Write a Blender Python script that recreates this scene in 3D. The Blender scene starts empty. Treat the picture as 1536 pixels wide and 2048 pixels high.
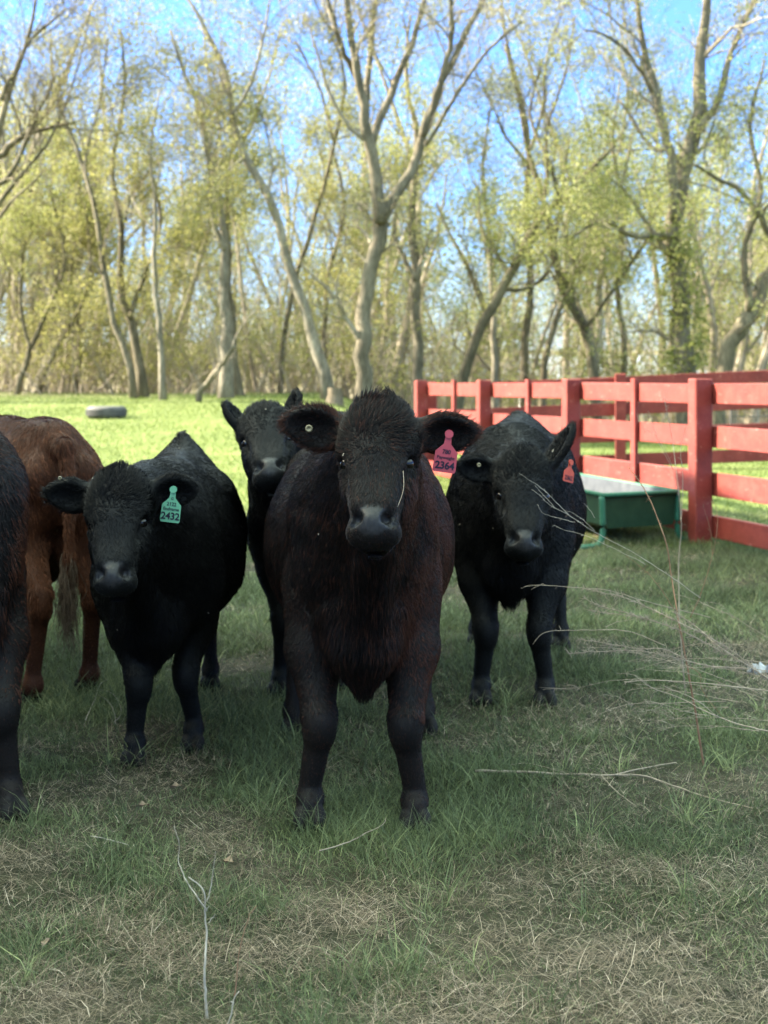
import bpy, math
import numpy as np
from mathutils import Vector

rng = np.random.default_rng(7)
scene = bpy.context.scene
COL = scene.collection

# ------------------------------------------------------------------ camera, sky, sun, exposure
CAM_H, FPX, HOR = 1.30, 2958.0, 765.0            # eye height, focal length in photo pixels, horizon row
cam = bpy.data.cameras.new('camera')
cam_ob = bpy.data.objects.new('camera', cam)
COL.objects.link(cam_ob)
cam_ob.location = (0, 0, CAM_H)
cam_ob.rotation_euler = (math.radians(90), 0, 0)
cam.sensor_fit = 'VERTICAL'
cam.sensor_height = 36.0
cam.sensor_width = 27.0
cam.lens = FPX / 2048 * 36
cam.shift_y = -(1024 - HOR) / 2048
cam.clip_start, cam.clip_end = 0.05, 3000
cam.dof.use_dof = True
cam.dof.focus_distance = 3.85
cam.dof.aperture_fstop = 5.0
scene.camera = cam_ob

SUN_EL, SUN_AZ = math.radians(33), math.radians(-80)   # azimuth from +Y, negative = to the left
S_DIR = Vector((math.sin(SUN_AZ) * math.cos(SUN_EL), math.cos(SUN_AZ) * math.cos(SUN_EL), math.sin(SUN_EL)))
world = bpy.data.worlds.new("World")
scene.world = world
world.use_nodes = True
wn = world.node_tree
sky = wn.nodes.new('ShaderNodeTexSky')
sky.sky_type = 'NISHITA'
sky.sun_disc = False
sky.sun_elevation = SUN_EL
sky.sun_rotation = SUN_AZ
sky.air_density = 1.0
sky.dust_density = 0.3
sky.ozone_density = 2.5
# height ramp on the sky: darkened blue low, overhead boosted warm to fill the shade
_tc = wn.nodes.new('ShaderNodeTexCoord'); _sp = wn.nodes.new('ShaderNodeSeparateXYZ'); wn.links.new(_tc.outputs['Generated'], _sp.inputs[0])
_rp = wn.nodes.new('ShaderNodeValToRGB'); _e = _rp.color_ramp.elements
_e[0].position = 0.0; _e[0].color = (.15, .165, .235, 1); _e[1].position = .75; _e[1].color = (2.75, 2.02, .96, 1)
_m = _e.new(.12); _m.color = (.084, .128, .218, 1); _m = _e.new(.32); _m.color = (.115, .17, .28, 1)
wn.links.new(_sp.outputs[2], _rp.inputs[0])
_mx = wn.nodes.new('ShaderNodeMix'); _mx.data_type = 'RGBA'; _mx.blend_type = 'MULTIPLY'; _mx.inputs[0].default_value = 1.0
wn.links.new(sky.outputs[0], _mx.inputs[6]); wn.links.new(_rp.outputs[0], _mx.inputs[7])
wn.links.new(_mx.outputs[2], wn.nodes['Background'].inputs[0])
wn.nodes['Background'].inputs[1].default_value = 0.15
sun = bpy.data.lights.new('sun', 'SUN')
sun.energy = 2.9
sun.angle = math.radians(0.5)
sun.color = (1.0, 0.90, 0.74)
sun_ob = bpy.data.objects.new('sun', sun)
COL.objects.link(sun_ob)
sun_ob.rotation_euler = S_DIR.to_track_quat('Z', 'Y').to_euler()
sun_ob.location = (-20, 8, 30)
scene.view_settings.view_transform = 'Standard'
scene.view_settings.look = 'None'
scene.view_settings.gamma = 1.0
scene.view_settings.exposure = 3.70
scene.cycles.max_bounces = 6
scene.cycles.diffuse_bounces = 3
scene.cycles.transparent_max_bounces = 8
scene.cycles_curves.shape = 'RIBBONS'

# ------------------------------------------------------------------ helpers
def at(px, py, Y):
    return np.array([(px - 768) / FPX * Y, Y, CAM_H - (py - HOR) / FPX * Y])

def sstep(a, b, x):
    t = np.clip((np.asarray(x, float) - a) / (b - a), 0, 1)
    return t * t * (3 - 2 * t)

def nz(x, y, f, seed):
    """cheap smooth noise in about [-1, 1]"""
    r = np.random.default_rng(seed)
    o = 0
    for k in range(7):
        a = r.uniform(0, 6.283); w = f * r.uniform(.6, 1.7); p = r.uniform(0, 6.283)
        o = o + np.sin((x * math.cos(a) + y * math.sin(a)) * w + p + 1.3 * np.sin((x * math.sin(a) - y * math.cos(a)) * w * .7))
    return o / 4.0

def gz(x, y):
    x = np.asarray(x, float); y = np.asarray(y, float)
    prof = np.interp(y, [-50, 11, 14, 19, 25, 31, 36, 42, 62, 90, 4000], [0, 0, .04, .30, .66, .95, 1.06, .9, 0, -.2, -.2])
    u = x / np.maximum(y, 10)
    w = 1 - sstep(-.05, .06, u)
    zr = np.interp(y, [-50, 12, 20, 26, 40, 62, 4000], [0, 0, .10, .12, .0, -.3, -.3]) * sstep(.02, .22, u)
    z = prof * w + zr * (1 - w)
    near = 1 - sstep(14, 30, y)
    return z + near * (.018 * nz(x, y, 2.6, 3) + .008 * nz(x, y, 7.0, 4)) + .05 * nz(x, y, .35, 5) * sstep(12, 22, y)

def new_mesh(name, V, F, mats=(), parent=None, smooth=False, mi=None, attr=None):
    """F: list of integer arrays, each (n, k) of k-gons"""
    V = np.ascontiguousarray(V, dtype=np.float32)
    me = bpy.data.meshes.new(name)
    F = [np.asarray(f, dtype=np.int32) for f in (F if isinstance(F, list) else [F]) if len(f)]
    me.vertices.add(len(V)); me.vertices.foreach_set('co', V.ravel())
    nl = sum(f.size for f in F); npl = sum(len(f) for f in F)
    me.loops.add(nl); me.polygons.add(npl)
    me.loops.foreach_set('vertex_index', np.concatenate([f.ravel() for f in F]))
    tot = np.concatenate([np.full(len(f), f.shape[1], np.int32) for f in F])
    me.polygons.foreach_set('loop_start', np.concatenate([[0], np.cumsum(tot)[:-1]]).astype(np.int32))
    for m in mats: me.materials.append(m)
    if mi is not None: me.polygons.foreach_set('material_index', np.asarray(mi, np.int32))
    me.polygons.foreach_set('use_smooth', np.full(npl, bool(smooth)))
    me.update(calc_edges=True)
    if attr is not None:
        a = me.attributes.new('tint', 'FLOAT', 'POINT')
        a.data.foreach_set('value', np.asarray(attr, np.float32))
    ob = bpy.data.objects.new(name, me)
    COL.objects.link(ob)
    if parent is not None: ob.parent = parent
    return ob

class MB:
    """collects boxes, tubes and loose faces into one mesh"""
    def __init__(s): s.V = []; s.F = {}; s.n = 0
    def add(s, V, F):
        V = np.asarray(V, float).reshape(-1, 3)
        for f in (F if isinstance(F, list) else [F]):
            f = np.asarray(f, int)
            s.F.setdefault(f.shape[1], []).append(f + s.n)
        s.V.append(V); s.n += len(V)
        return s
    def box(s, c, sz, ax=(1, 0, 0), jit=0.0, bev=0.0):
        """box with its x axis along ax (horizontal), chamfered edges"""
        ax = np.array(ax, float); ax /= np.linalg.norm(ax)
        az = np.array([0, 0, 1.0]) if abs(ax[2]) < .9 else np.array([0, 1.0, 0])
        ay = np.cross(az, ax); ay /= np.linalg.norm(ay); az = np.cross(ax, ay)
        h = np.array(sz) / 2
        if bev <= 0:
            P = np.array([[i, j, k] for i in (-1, 1) for j in (-1, 1) for k in (-1, 1)], float) * h
            Fq = [[0, 1, 3, 2], [4, 6, 7, 5], [0, 4, 5, 1], [2, 3, 7, 6], [0, 2, 6, 4], [1, 5, 7, 3]]
            if jit: P += rng.normal(0, jit, P.shape)
            s.add(np.array(c) + P[:, :1] * ax + P[:, 1:2] * ay + P[:, 2:] * az, np.array(Fq))
            return s
        P = []; idx = {}
        for i in (-1, 1):
            for j in (-1, 1):
                for k in (-1, 1):
                    for a in range(3):
                        q = np.array([i, j, k], float) * (h - bev); q[a] = (i, j, k)[a] * h[a]
                        idx[(i, j, k, a)] = len(P); P.append(q)
        quads = []; tris = []
        for a in range(3):
            b, c2 = (a + 1) % 3, (a + 2) % 3
            for sg in (-1, 1):
                r = []
                for (u, v) in ((-1, -1), (1, -1), (1, 1), (-1, 1)):
                    t = [0, 0, 0]; t[a] = sg; t[b] = u; t[c2] = v
                    r.append(idx[(t[0], t[1], t[2], a)])
                quads.append(r if sg > 0 else r[::-1])
        for a in range(3):
            b, c2 = (a + 1) % 3, (a + 2) % 3
            for u in (-1, 1):
                for v in (-1, 1):
                    t0 = [0, 0, 0]; t0[b] = u; t0[c2] = v
                    t1 = list(t0); t0[a] = -1; t1[a] = 1
                    r = [idx[(*t0, b)], idx[(*t1, b)], idx[(*t1, c2)], idx[(*t0, c2)]]
                    quads.append(r if u * v < 0 else r[::-1])
        for i in (-1, 1):
            for j in (-1, 1):
                for k in (-1, 1):
                    r = [idx[(i, j, k, a)] for a in range(3)]
                    tris.append(r if i * j * k > 0 else r[::-1])
        P = np.array(P)
        if jit: P += rng.normal(0, jit, P.shape)
        s.add(np.array(c) + P[:, :1] * ax + P[:, 1:2] * ay + P[:, 2:] * az, [np.array(quads), np.array(tris)])
        return s
    def tube(s, pts, rad, sides=8, cap=True):
        V, F = tubes(np.asarray(pts, float)[None], np.asarray(rad, float)[None], sides)
        n = len(pts)
        s.add(V, F)
        if cap:
            b = s.n - n * sides
            s.F.setdefault(sides, []).append(np.array([list(range(sides))[::-1]]) + b)
            s.F.setdefault(sides, []).append(np.array([list(range(sides))]) + b + (n - 1) * sides)
        return s
    def build(s, name, mat, parent=None, smooth=False):
        mats = mat if isinstance(mat, (list, tuple)) else [mat]
        return new_mesh(name, np.concatenate(s.V), [np.concatenate(f) for f in s.F.values()], mats, parent, smooth)

def tubes(P, R, sides=4):
    """P (N, n, 3), R (N, n) -> verts, quads"""
    N, n, _ = P.shape
    T = np.gradient(P, axis=1); T /= np.linalg.norm(T, axis=2, keepdims=True) + 1e-9
    ref = np.where(np.abs(T[..., 2:3]) < .8, np.array([0, 0, 1.0]), np.array([1.0, 0.05, 0]))
    flip = np.abs(T[:, :, 2].mean(1)) < .8
    ref = np.where(flip[:, None, None], np.array([0, 0, 1.0]), np.array([1.0, 0.05, 0])) + 0 * ref
    A = np.cross(T, ref); A /= np.linalg.norm(A, axis=2, keepdims=True) + 1e-9
    B = np.cross(T, A)
    th = np.arange(sides) * 2 * math.pi / sides
    V = P[:, :, None] + R[:, :, None, None] * (A[:, :, None] * np.cos(th)[:, None] + B[:, :, None] * np.sin(th)[:, None])
    i, j, k = np.meshgrid(np.arange(N), np.arange(n - 1), np.arange(sides), indexing='ij')
    b = (i * n + j) * sides; k2 = (k + 1) % sides
    F = np.stack([b + k, b + k2, b + sides + k2, b + sides + k], -1).reshape(-1, 4)
    return V.reshape(-1, 3), F

def resample(pts, n):
    pts = np.asarray(pts, float)
    d = np.concatenate([[0], np.cumsum(np.linalg.norm(np.diff(pts[:, :3], axis=0), axis=1))])
    t = np.linspace(0, d[-1], n)
    # Catmull-Rom through the points
    out = np.empty((n, pts.shape[1]))
    k = np.clip(np.searchsorted(d, t, side='right') - 1, 0, len(pts) - 2)
    u = ((t - d[k]) / np.maximum(d[k + 1] - d[k], 1e-9))[:, None]
    p0 = pts[np.maximum(k - 1, 0)]; p1 = pts[k]; p2 = pts[k + 1]; p3 = pts[np.minimum(k + 2, len(pts) - 1)]
    m1, m2 = (p2 - p0) / 2, (p3 - p1) / 2
    out = (2 * u**3 - 3 * u**2 + 1) * p1 + (u**3 - 2 * u**2 + u) * m1 + (-2 * u**3 + 3 * u**2) * p2 + (u**3 - u**2) * m2
    return out

def tag(o, label=None, cat=None, group=None, kind=None):
    if label: o['label'] = label
    if cat: o['category'] = cat
    if group: o['group'] = group
    if kind: o['kind'] = kind
    return o

def empty(name, loc=(0, 0, 0)):
    o = bpy.data.objects.new(name, None)
    o.empty_display_size = .2
    COL.objects.link(o); o.location = loc
    return o

def local(ob, root):
    """mesh built in world coordinates, now a child of root"""
    me = ob.data
    co = np.empty(len(me.vertices) * 3, np.float32); me.vertices.foreach_get('co', co)
    co = co.reshape(-1, 3) - np.array(root.location, np.float32)
    me.vertices.foreach_set('co', co.ravel()); me.update()
    ob.parent = root
    return ob

# ------------------------------------------------------------------ materials
def mat(name, build=None, base=(.5, .5, .5), rough=.7, spec=.3):
    m = bpy.data.materials.new(name); m.use_nodes = True
    b = m.node_tree.nodes['Principled BSDF']
    b.inputs['Base Color'].default_value = (*base, 1)
    b.inputs['Roughness'].default_value = rough
    b.inputs['Specular IOR Level'].default_value = spec
    if build: build(m.node_tree, b)
    return m

def ramp(nt, src, stops):
    r = nt.nodes.new('ShaderNodeValToRGB')
    e = r.color_ramp.elements
    while len(e) < len(stops): e.new(.5)
    for k, (p, c) in enumerate(stops): e[k].position = p; e[k].color = (*c, 1)
    nt.links.new(src, r.inputs[0])
    return r.outputs[0]

def noise(nt, scale, detail=4, rough=.55, vec=None, stretch=None):
    n = nt.nodes.new('ShaderNodeTexNoise')
    n.inputs['Scale'].default_value = scale; n.inputs['Detail'].default_value = detail; n.inputs['Roughness'].default_value = rough
    tc = nt.nodes.new('ShaderNodeTexCoord')
    if stretch:
        mp = nt.nodes.new('ShaderNodeMapping'); mp.inputs['Scale'].default_value = stretch
        nt.links.new(tc.outputs['Object'], mp.inputs[0]); nt.links.new(mp.outputs[0], n.inputs['Vector'])
    else:
        nt.links.new(tc.outputs['Object'], n.inputs['Vector'])
    return n.outputs['Fac']

def bump(nt, b, src, strength, dist=.01):
    n = nt.nodes.new('ShaderNodeBump'); n.inputs['Strength'].default_value = strength; n.inputs['Distance'].default_value = dist
    nt.links.new(src, n.inputs['Height']); nt.links.new(n.outputs[0], b.inputs['Normal'])

def mixc(nt, fac, a, bcol, mode='MIX'):
    m = nt.nodes.new('ShaderNodeMix'); m.data_type = 'RGBA'; m.blend_type = mode
    if isinstance(fac, (int, float)): m.inputs[0].default_value = fac
    else: nt.links.new(fac, m.inputs[0])
    for s, v in ((6, a), (7, bcol)):
        if isinstance(v, tuple): m.inputs[s].default_value = (*v, 1)
        else: nt.links.new(v, m.inputs[s])
    return m.outputs[2]

def attr(nt, name='tint'):
    a = nt.nodes.new('ShaderNodeAttribute'); a.attribute_name = name
    return a.outputs['Fac']

def leafy(name, stops, trans=.4, rough=.6):
    """leaf or blade: diffuse plus light let through, colour by each blade's own tint"""
    m = bpy.data.materials.new(name); m.use_nodes = True
    nt = m.node_tree; b = nt.nodes['Principled BSDF']
    c = ramp(nt, attr(nt), stops)
    nt.links.new(c, b.inputs['Base Color'])
    b.inputs['Roughness'].default_value = rough; b.inputs['Specular IOR Level'].default_value = .25
    t = nt.nodes.new('ShaderNodeBsdfTranslucent'); nt.links.new(c, t.inputs[0])
    mx = nt.nodes.new('ShaderNodeMixShader'); mx.inputs[0].default_value = trans
    nt.links.new(b.outputs[0], mx.inputs[1]); nt.links.new(t.outputs[0], mx.inputs[2])
    nt.links.new(mx.outputs[0], nt.nodes['Material Output'].inputs[0])
    return m

def m_ground(nt, b):
    n1 = noise(nt, .9, 6, .65); n2 = noise(nt, 14, 4)
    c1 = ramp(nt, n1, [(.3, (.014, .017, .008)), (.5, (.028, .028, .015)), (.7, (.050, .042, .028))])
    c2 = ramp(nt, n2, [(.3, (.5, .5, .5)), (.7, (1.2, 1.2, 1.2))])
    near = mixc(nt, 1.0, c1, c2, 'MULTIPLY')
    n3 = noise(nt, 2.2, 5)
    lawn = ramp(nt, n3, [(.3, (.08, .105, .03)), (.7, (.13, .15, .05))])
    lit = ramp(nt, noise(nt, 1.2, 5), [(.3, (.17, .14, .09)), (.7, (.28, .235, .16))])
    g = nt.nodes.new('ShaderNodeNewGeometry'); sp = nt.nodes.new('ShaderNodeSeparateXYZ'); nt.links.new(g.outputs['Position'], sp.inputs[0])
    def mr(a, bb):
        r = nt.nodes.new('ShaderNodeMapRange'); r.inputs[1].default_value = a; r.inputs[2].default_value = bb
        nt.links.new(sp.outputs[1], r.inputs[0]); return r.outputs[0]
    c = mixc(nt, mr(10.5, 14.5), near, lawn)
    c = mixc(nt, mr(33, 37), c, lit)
    nt.links.new(c, b.inputs['Base Color'])
    bump(nt, b, n2, .6, .02)
M_GROUND = mat('turf_soil', m_ground, rough=.95, spec=.1)

M_GREEN = leafy('green_blade', [(0, (.044, .054, .026)), (.4, (.092, .116, .050)), (.75, (.145, .175, .08)), (1, (.30, .32, .14))], .35)
M_STRAW = leafy('dry_blade', [(0, (.07, .052, .034)), (.4, (.185, .135, .09)), (.75, (.37, .285, .205)), (1, (.62, .50, .385))], .2)
M_FIELD = leafy('field_blade', [(0, (.054, .082, .018)), (.5, (.090, .128, .030)), (1, (.16, .19, .053))], .4)

def m_bark(c0, c1, c2):
    def f(nt, b):
        n1 = noise(nt, 3.0, 6, .65, stretch=(1, 1, .35)); n2 = noise(nt, 26, 4, .6, stretch=(1, 1, .2))
        c = ramp(nt, n1, [(.3, c0), (.5, c1), (.72, c2)])
        c = mixc(nt, .7, c, ramp(nt, n2, [(.35, (.45, .45, .45)), (.65, (1.25, 1.25, 1.25))]), 'MULTIPLY')
        nt.links.new(c, b.inputs['Base Color']); bump(nt, b, n2, .7, .02)
    return f
M_BARK = mat('grey_brown_bark', m_bark((.075, .063, .043), (.14, .12, .083), (.22, .19, .135)), rough=.9, spec=.15)
M_BARK_DARK = mat('dark_bark', m_bark((.06, .049, .031), (.115, .096, .062), (.20, .17, .11)), rough=.9, spec=.15)
M_BARK_PALE = mat('pale_bark', m_bark((.10, .086, .062), (.185, .163, .12), (.30, .27, .205)), rough=.9, spec=.15)
M_TWIG = mat('twig_bark', m_bark((.16, .13, .095), (.245, .21, .155), (.35, .305, .235)), rough=.9, spec=.1)
L_YEL = leafy('yellow_green_leaf', [(0, (.13, .13, .036)), (.5, (.205, .20, .062)), (1, (.31, .29, .11))], .5)
L_GRN = leafy('fresh_green_leaf', [(0, (.125, .145, .035)), (.5, (.205, .215, .065)), (1, (.31, .31, .11))], .5)
L_PALE = leafy('pale_bud_leaf', [(0, (.15, .14, .065)), (.5, (.24, .225, .11)), (1, (.35, .32, .18))], .5)

def m_paint(nt, b):
    n1 = noise(nt, 5, 6, .7); n2 = noise(nt, 9, 7, .75, stretch=(2.2, .8, 3.0)); n3 = noise(nt, 14, 5, .7, stretch=(5, 1, 9))
    c = ramp(nt, n1, [(.25, (.105, .013, .009)), (.5, (.160, .022, .015)), (.75, (.22, .040, .029))])
    wear = ramp(nt, n2, [(.60, (0, 0, 0)), (.70, (.8, .8, .8))])
    c = mixc(nt, .55, c, ramp(nt, n3, [(.3, (.55, .5, .5)), (.6, (1.1, 1.1, 1.1))]), 'MULTIPLY')
    c = mixc(nt, wear, c, (.40, .20, .16))
    nt.links.new(c, b.inputs['Base Color']); bump(nt, b, n3, .5, .004)
M_RED = mat('weathered_red_paint', m_paint, rough=.6, spec=.35)

def m_simple(c0, c1, scale=6, bs=.2):
    def f(nt, b):
        n = noise(nt, scale, 6, .65)
        nt.links.new(ramp(nt, n, [(.3, c0), (.7, c1)]), b.inputs['Base Color'])
        bump(nt, b, noise(nt, scale * 8, 3), bs, .004)
    return f
M_FEED = mat('green_steel', m_simple((.006, .025, .011), (.014, .042, .019), 7), rough=.6, spec=.15)
M_FEEDTUBE = mat('green_tube_steel', m_simple((.018, .085, .048), (.03, .12, .07), 9), rough=.55, spec=.25)
M_GALV = mat('galvanized_inside', m_simple((.026, .03, .034), (.058, .062, .066), 12), rough=.5, spec=.5)
M_RUBBER = mat('tyre_rubber', m_simple((.045, .044, .042), (.10, .097, .09), 8), rough=.8, spec=.3)
M_DRYSTEM = mat('dry_weed_stem', m_simple((.19, .145, .105), (.33, .265, .205), 15), rough=.9, spec=.1)
M_BROWNSTEM = mat('brown_weed_stem', m_simple((.14, .08, .05), (.24, .14, .09), 15), rough=.9, spec=.1)
M_WHITESTEM = mat('bleached_twig', m_simple((.20, .17, .135), (.38, .335, .28), 20), rough=.9, spec=.1)
M_STUMP = mat('cut_wood', m_simple((.11, .085, .055), (.17, .14, .10), 6), rough=.9, spec=.1)
M_WHITE = mat('white_paint', m_simple((.42, .42, .40), (.55, .55, .53), 4), rough=.7)
M_ROOF = mat('grey_blue_roof', m_simple((.20, .22, .26), (.28, .30, .35), 1.5), rough=.8)
M_GLASS = mat('window_glass', None, (.03, .04, .05), .1, .6)
M_BARN = mat('grey_barn_boards', m_simple((.16, .15, .14), (.26, .24, .22), 2), rough=.9, spec=.1)
M_PAPER = mat('white_litter', m_simple((.36, .36, .37), (.5, .5, .51), 10), rough=.6)
M_LEAF = mat('dead_leaf', m_simple((.10, .065, .04), (.22, .155, .10), 60), rough=.8)
M_BANK = mat('dry_grass_bank', m_simple((.13, .11, .075), (.22, .185, .125), .6, .6), rough=1, spec=0)
M_WIRE = mat('dark_panel_steel', m_simple((.05, .045, .04), (.09, .08, .07), 10), rough=.6)

def m_hide(c0, c1):
    def f(nt, b):
        w = attr(nt, 'wet')
        nt.links.new(mixc(nt, w, ramp(nt, noise(nt, 5, 5), [(.3, c0), (.7, c1)]), ramp(nt, noise(nt, 90, 3), [(.35, (.008, .0076, .008)), (.65, (.018, .0165, .017))])), b.inputs['Base Color'])
        mr = nt.nodes.new('ShaderNodeMapRange'); mr.inputs[3].default_value = .65; mr.inputs[4].default_value = .48; nt.links.new(w, mr.inputs[0]); nt.links.new(mr.outputs[0], b.inputs['Roughness'])
        ms = nt.nodes.new('ShaderNodeMapRange'); ms.inputs[3].default_value = .15; ms.inputs[4].default_value = .26; nt.links.new(w, ms.inputs[0]); nt.links.new(ms.outputs[0], b.inputs['Specular IOR Level'])
        bump(nt, b, noise(nt, 60, 4, .6, stretch=(1, 1, .3)), .5, .006)
    return f
def coat_mat(name, c0, c1, c2):
    def f(nt, b):
        tc = attr(nt, 'tint')
        nt.links.new(ramp(nt, tc, [(0, c0), (.6, c1), (1, c2)]), b.inputs['Base Color'])
    return mat(name, f, rough=.48, spec=.12)
HIDE = {
    'black': (mat('black_hide', m_hide((.003, .003, .003), (.005, .005, .005)), rough=.6, spec=.2), coat_mat('black_coat', (.0020, .0020, .0023), (.0045, .0042, .0043), (.014, .0115, .010))),
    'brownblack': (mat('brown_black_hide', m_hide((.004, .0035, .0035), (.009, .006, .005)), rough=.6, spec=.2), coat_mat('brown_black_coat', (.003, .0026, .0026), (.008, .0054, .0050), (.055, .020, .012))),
    'red': (mat('red_brown_hide', m_hide((.035, .012, .006), (.06, .021, .010)), rough=.7, spec=.15), coat_mat('red_brown_coat', (.034, .011, .005), (.085, .027, .011), (.18, .064, .03))),
}
M_NOSE = mat('wet_nose_skin', m_simple((.010, .0095, .010), (.020, .018, .018), 60, .6), rough=.38, spec=.4)
M_HOOF = mat('hoof_horn', m_simple((.008, .007, .0065), (.020, .018, .0165), 40), rough=.7, spec=.08)
M_EYE = mat('eye_gloss', None, (.004, .003, .003), .12, .35)
M_SCUR = mat('horn_bud', m_simple((.03, .03, .032), (.06, .058, .06), 40), rough=.7)
M_SWITCH = mat('pale_tail_hair', m_simple((.045, .024, .015), (.11, .075, .05), 30), rough=.6)
M_TAGP = mat('pink_tag_plastic', m_simple((.30, .040, .055), (.38, .058, .078), 30, .05), rough=.45)
M_TAGG = mat('green_tag_plastic', m_simple((.085, .26, .155), (.13, .33, .21), 30, .05), rough=.45)
M_TAGR = mat('red_tag_plastic', m_simple((.40, .050, .028), (.48, .075, .04), 30, .05), rough=.45)
M_INK = mat('black_marker', None, (.008, .006, .02), .6)
M_BUTTON = mat('pale_tag_button', None, (.16, .13, .07), .35, .5)

#@@SETTING
# ------------------------------------------------------------------ ground
def build_ground():
    xs = np.concatenate([np.linspace(-400, -30, 16), np.linspace(-26, -6, 26), np.linspace(-5.5, 8, 136), np.linspace(9, 30, 26), np.linspace(40, 400, 16)])
    ys = np.concatenate([np.linspace(-120, -4, 14), np.linspace(-3, 2.4, 10), np.linspace(2.5, 15, 150), np.linspace(15.3, 45, 100), np.linspace(47, 110, 30), np.linspace(130, 900, 14)])
    X, Y = np.meshgrid(xs, ys, indexing='ij')
    V = np.stack([X, Y, gz(X, Y)], -1).reshape(-1, 3)
    i, j = np.meshgrid(np.arange(len(xs) - 1), np.arange(len(ys) - 1), indexing='ij')
    b = i * len(ys) + j
    F = np.stack([b, b + len(ys), b + len(ys) + 1, b + 1], -1).reshape(-1, 4)
    o = new_mesh('ground', V, F, [M_GROUND], smooth=True)
    tag(o, kind='structure')
build_ground()

def build_bank():
    xs = np.linspace(-120, 160, 141); ys = np.linspace(60, 170, 40)
    X, Y = np.meshgrid(xs, ys, indexing='ij')
    H = 1.6 * sstep(60, 86, Y) + 4.0 * sstep(85, 165, Y) + .7 * nz(X, Y, .09, 11) * sstep(62, 80, Y)
    Z = -.6 + H
    V = np.stack([X, Y, Z], -1).reshape(-1, 3)
    i, j = np.meshgrid(np.arange(len(xs) - 1), np.arange(len(ys) - 1), indexing='ij'); b = i * len(ys) + j
    o = new_mesh('hill', V, np.stack([b, b + len(ys), b + len(ys) + 1, b + 1], -1).reshape(-1, 4), [M_BANK], smooth=True)
    tag(o, kind='structure')
build_bank()

# ------------------------------------------------------------------ grass
def blades(name, x, y, h, w, lean, curl, tint, m, segs=3, zoff=0.0, label=None):
    N = len(x)
    az = rng.uniform(0, 2 * math.pi, N); az2 = az + rng.normal(0, .5, N)
    d = np.stack([np.cos(az), np.sin(az), np.zeros(N)], 1)
    d2 = np.stack([np.cos(az2), np.sin(az2), np.zeros(N)], 1)
    side = np.stack([-np.sin(az), np.cos(az), np.zeros(N)], 1)
    mixs = rng.uniform(0, 1, (N, 1)); side = side * mixs + d * (1 - mixs) * np.sign(rng.uniform(-1, 1, (N, 1)))
    base = np.stack([x, y, gz(x, y) - .004 + zoff], 1)
    t = np.linspace(0, 1, segs + 1)
    P = []
    for k in range(segs + 1):
        s = t[k]
        out = lean * s + curl * s * s
        up = np.sqrt(np.maximum(1 - np.minimum(out, .98) ** 2, .02)) if False else np.maximum(s * np.cos(np.clip(lean + curl * s, 0, 1.55)), .0)
        P.append(base + d * (h * s * np.sin(np.clip(lean + curl * s, 0, 1.5)))[:, None] + (d2 - d) * (h * s * s * .4)[:, None] + np.array([0, 0, 1.0]) * (h * up)[:, None])
    wd = [1.0, .9, .6, .06] if segs == 3 else ([1.0, .75, .06] if segs == 2 else [1.0, .1])
    V = np.empty((N, (segs + 1) * 2, 3), np.float32)
    for k in range(segs + 1):
        V[:, 2 * k] = P[k] - side * (w * wd[k] / 2)[:, None]; V[:, 2 * k + 1] = P[k] + side * (w * wd[k] / 2)[:, None]
    b = np.arange(N)[:, None] * (segs + 1) * 2
    F = np.concatenate([b + np.array([2 * k, 2 * k + 1, 2 * k + 3, 2 * k + 2]) for k in range(segs)], 0)
    o = new_mesh(name, V.reshape(-1, 3), F, [m], attr=np.repeat(tint, (segs + 1) * 2))
    tag(o, label, 'grass', kind='stuff')
    return o

def scatter(n, y0, y1, half=.31, p=1.0):
    """points whose number per picture area stays even"""
    u = rng.uniform(0, 1, n)
    y = y0 * (y1 / y0) ** u if p == 1 else (y0 ** (1 - p) + u * (y1 ** (1 - p) - y0 ** (1 - p))) ** (1 / (1 - p))
    x = rng.uniform(-1, 1, n) * (half * y + .9)
    return x, y

def dryness(x, y):
    d = 1.25 * (nz(x, y, 3.2, 21) * .5 + nz(x, y, 8.5, 22) * .5 + .3 * nz(x, y, 1.2, 23)) - .12 - .12 * sstep(4, 8, y)
    d += .75 * (1 - sstep(2.8, 3.9, y)) * sstep(.2, -.5, x)       # thatch in the lower left
    d += .25 * (1 - sstep(3.0, 4.2, y))
    return d

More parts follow.
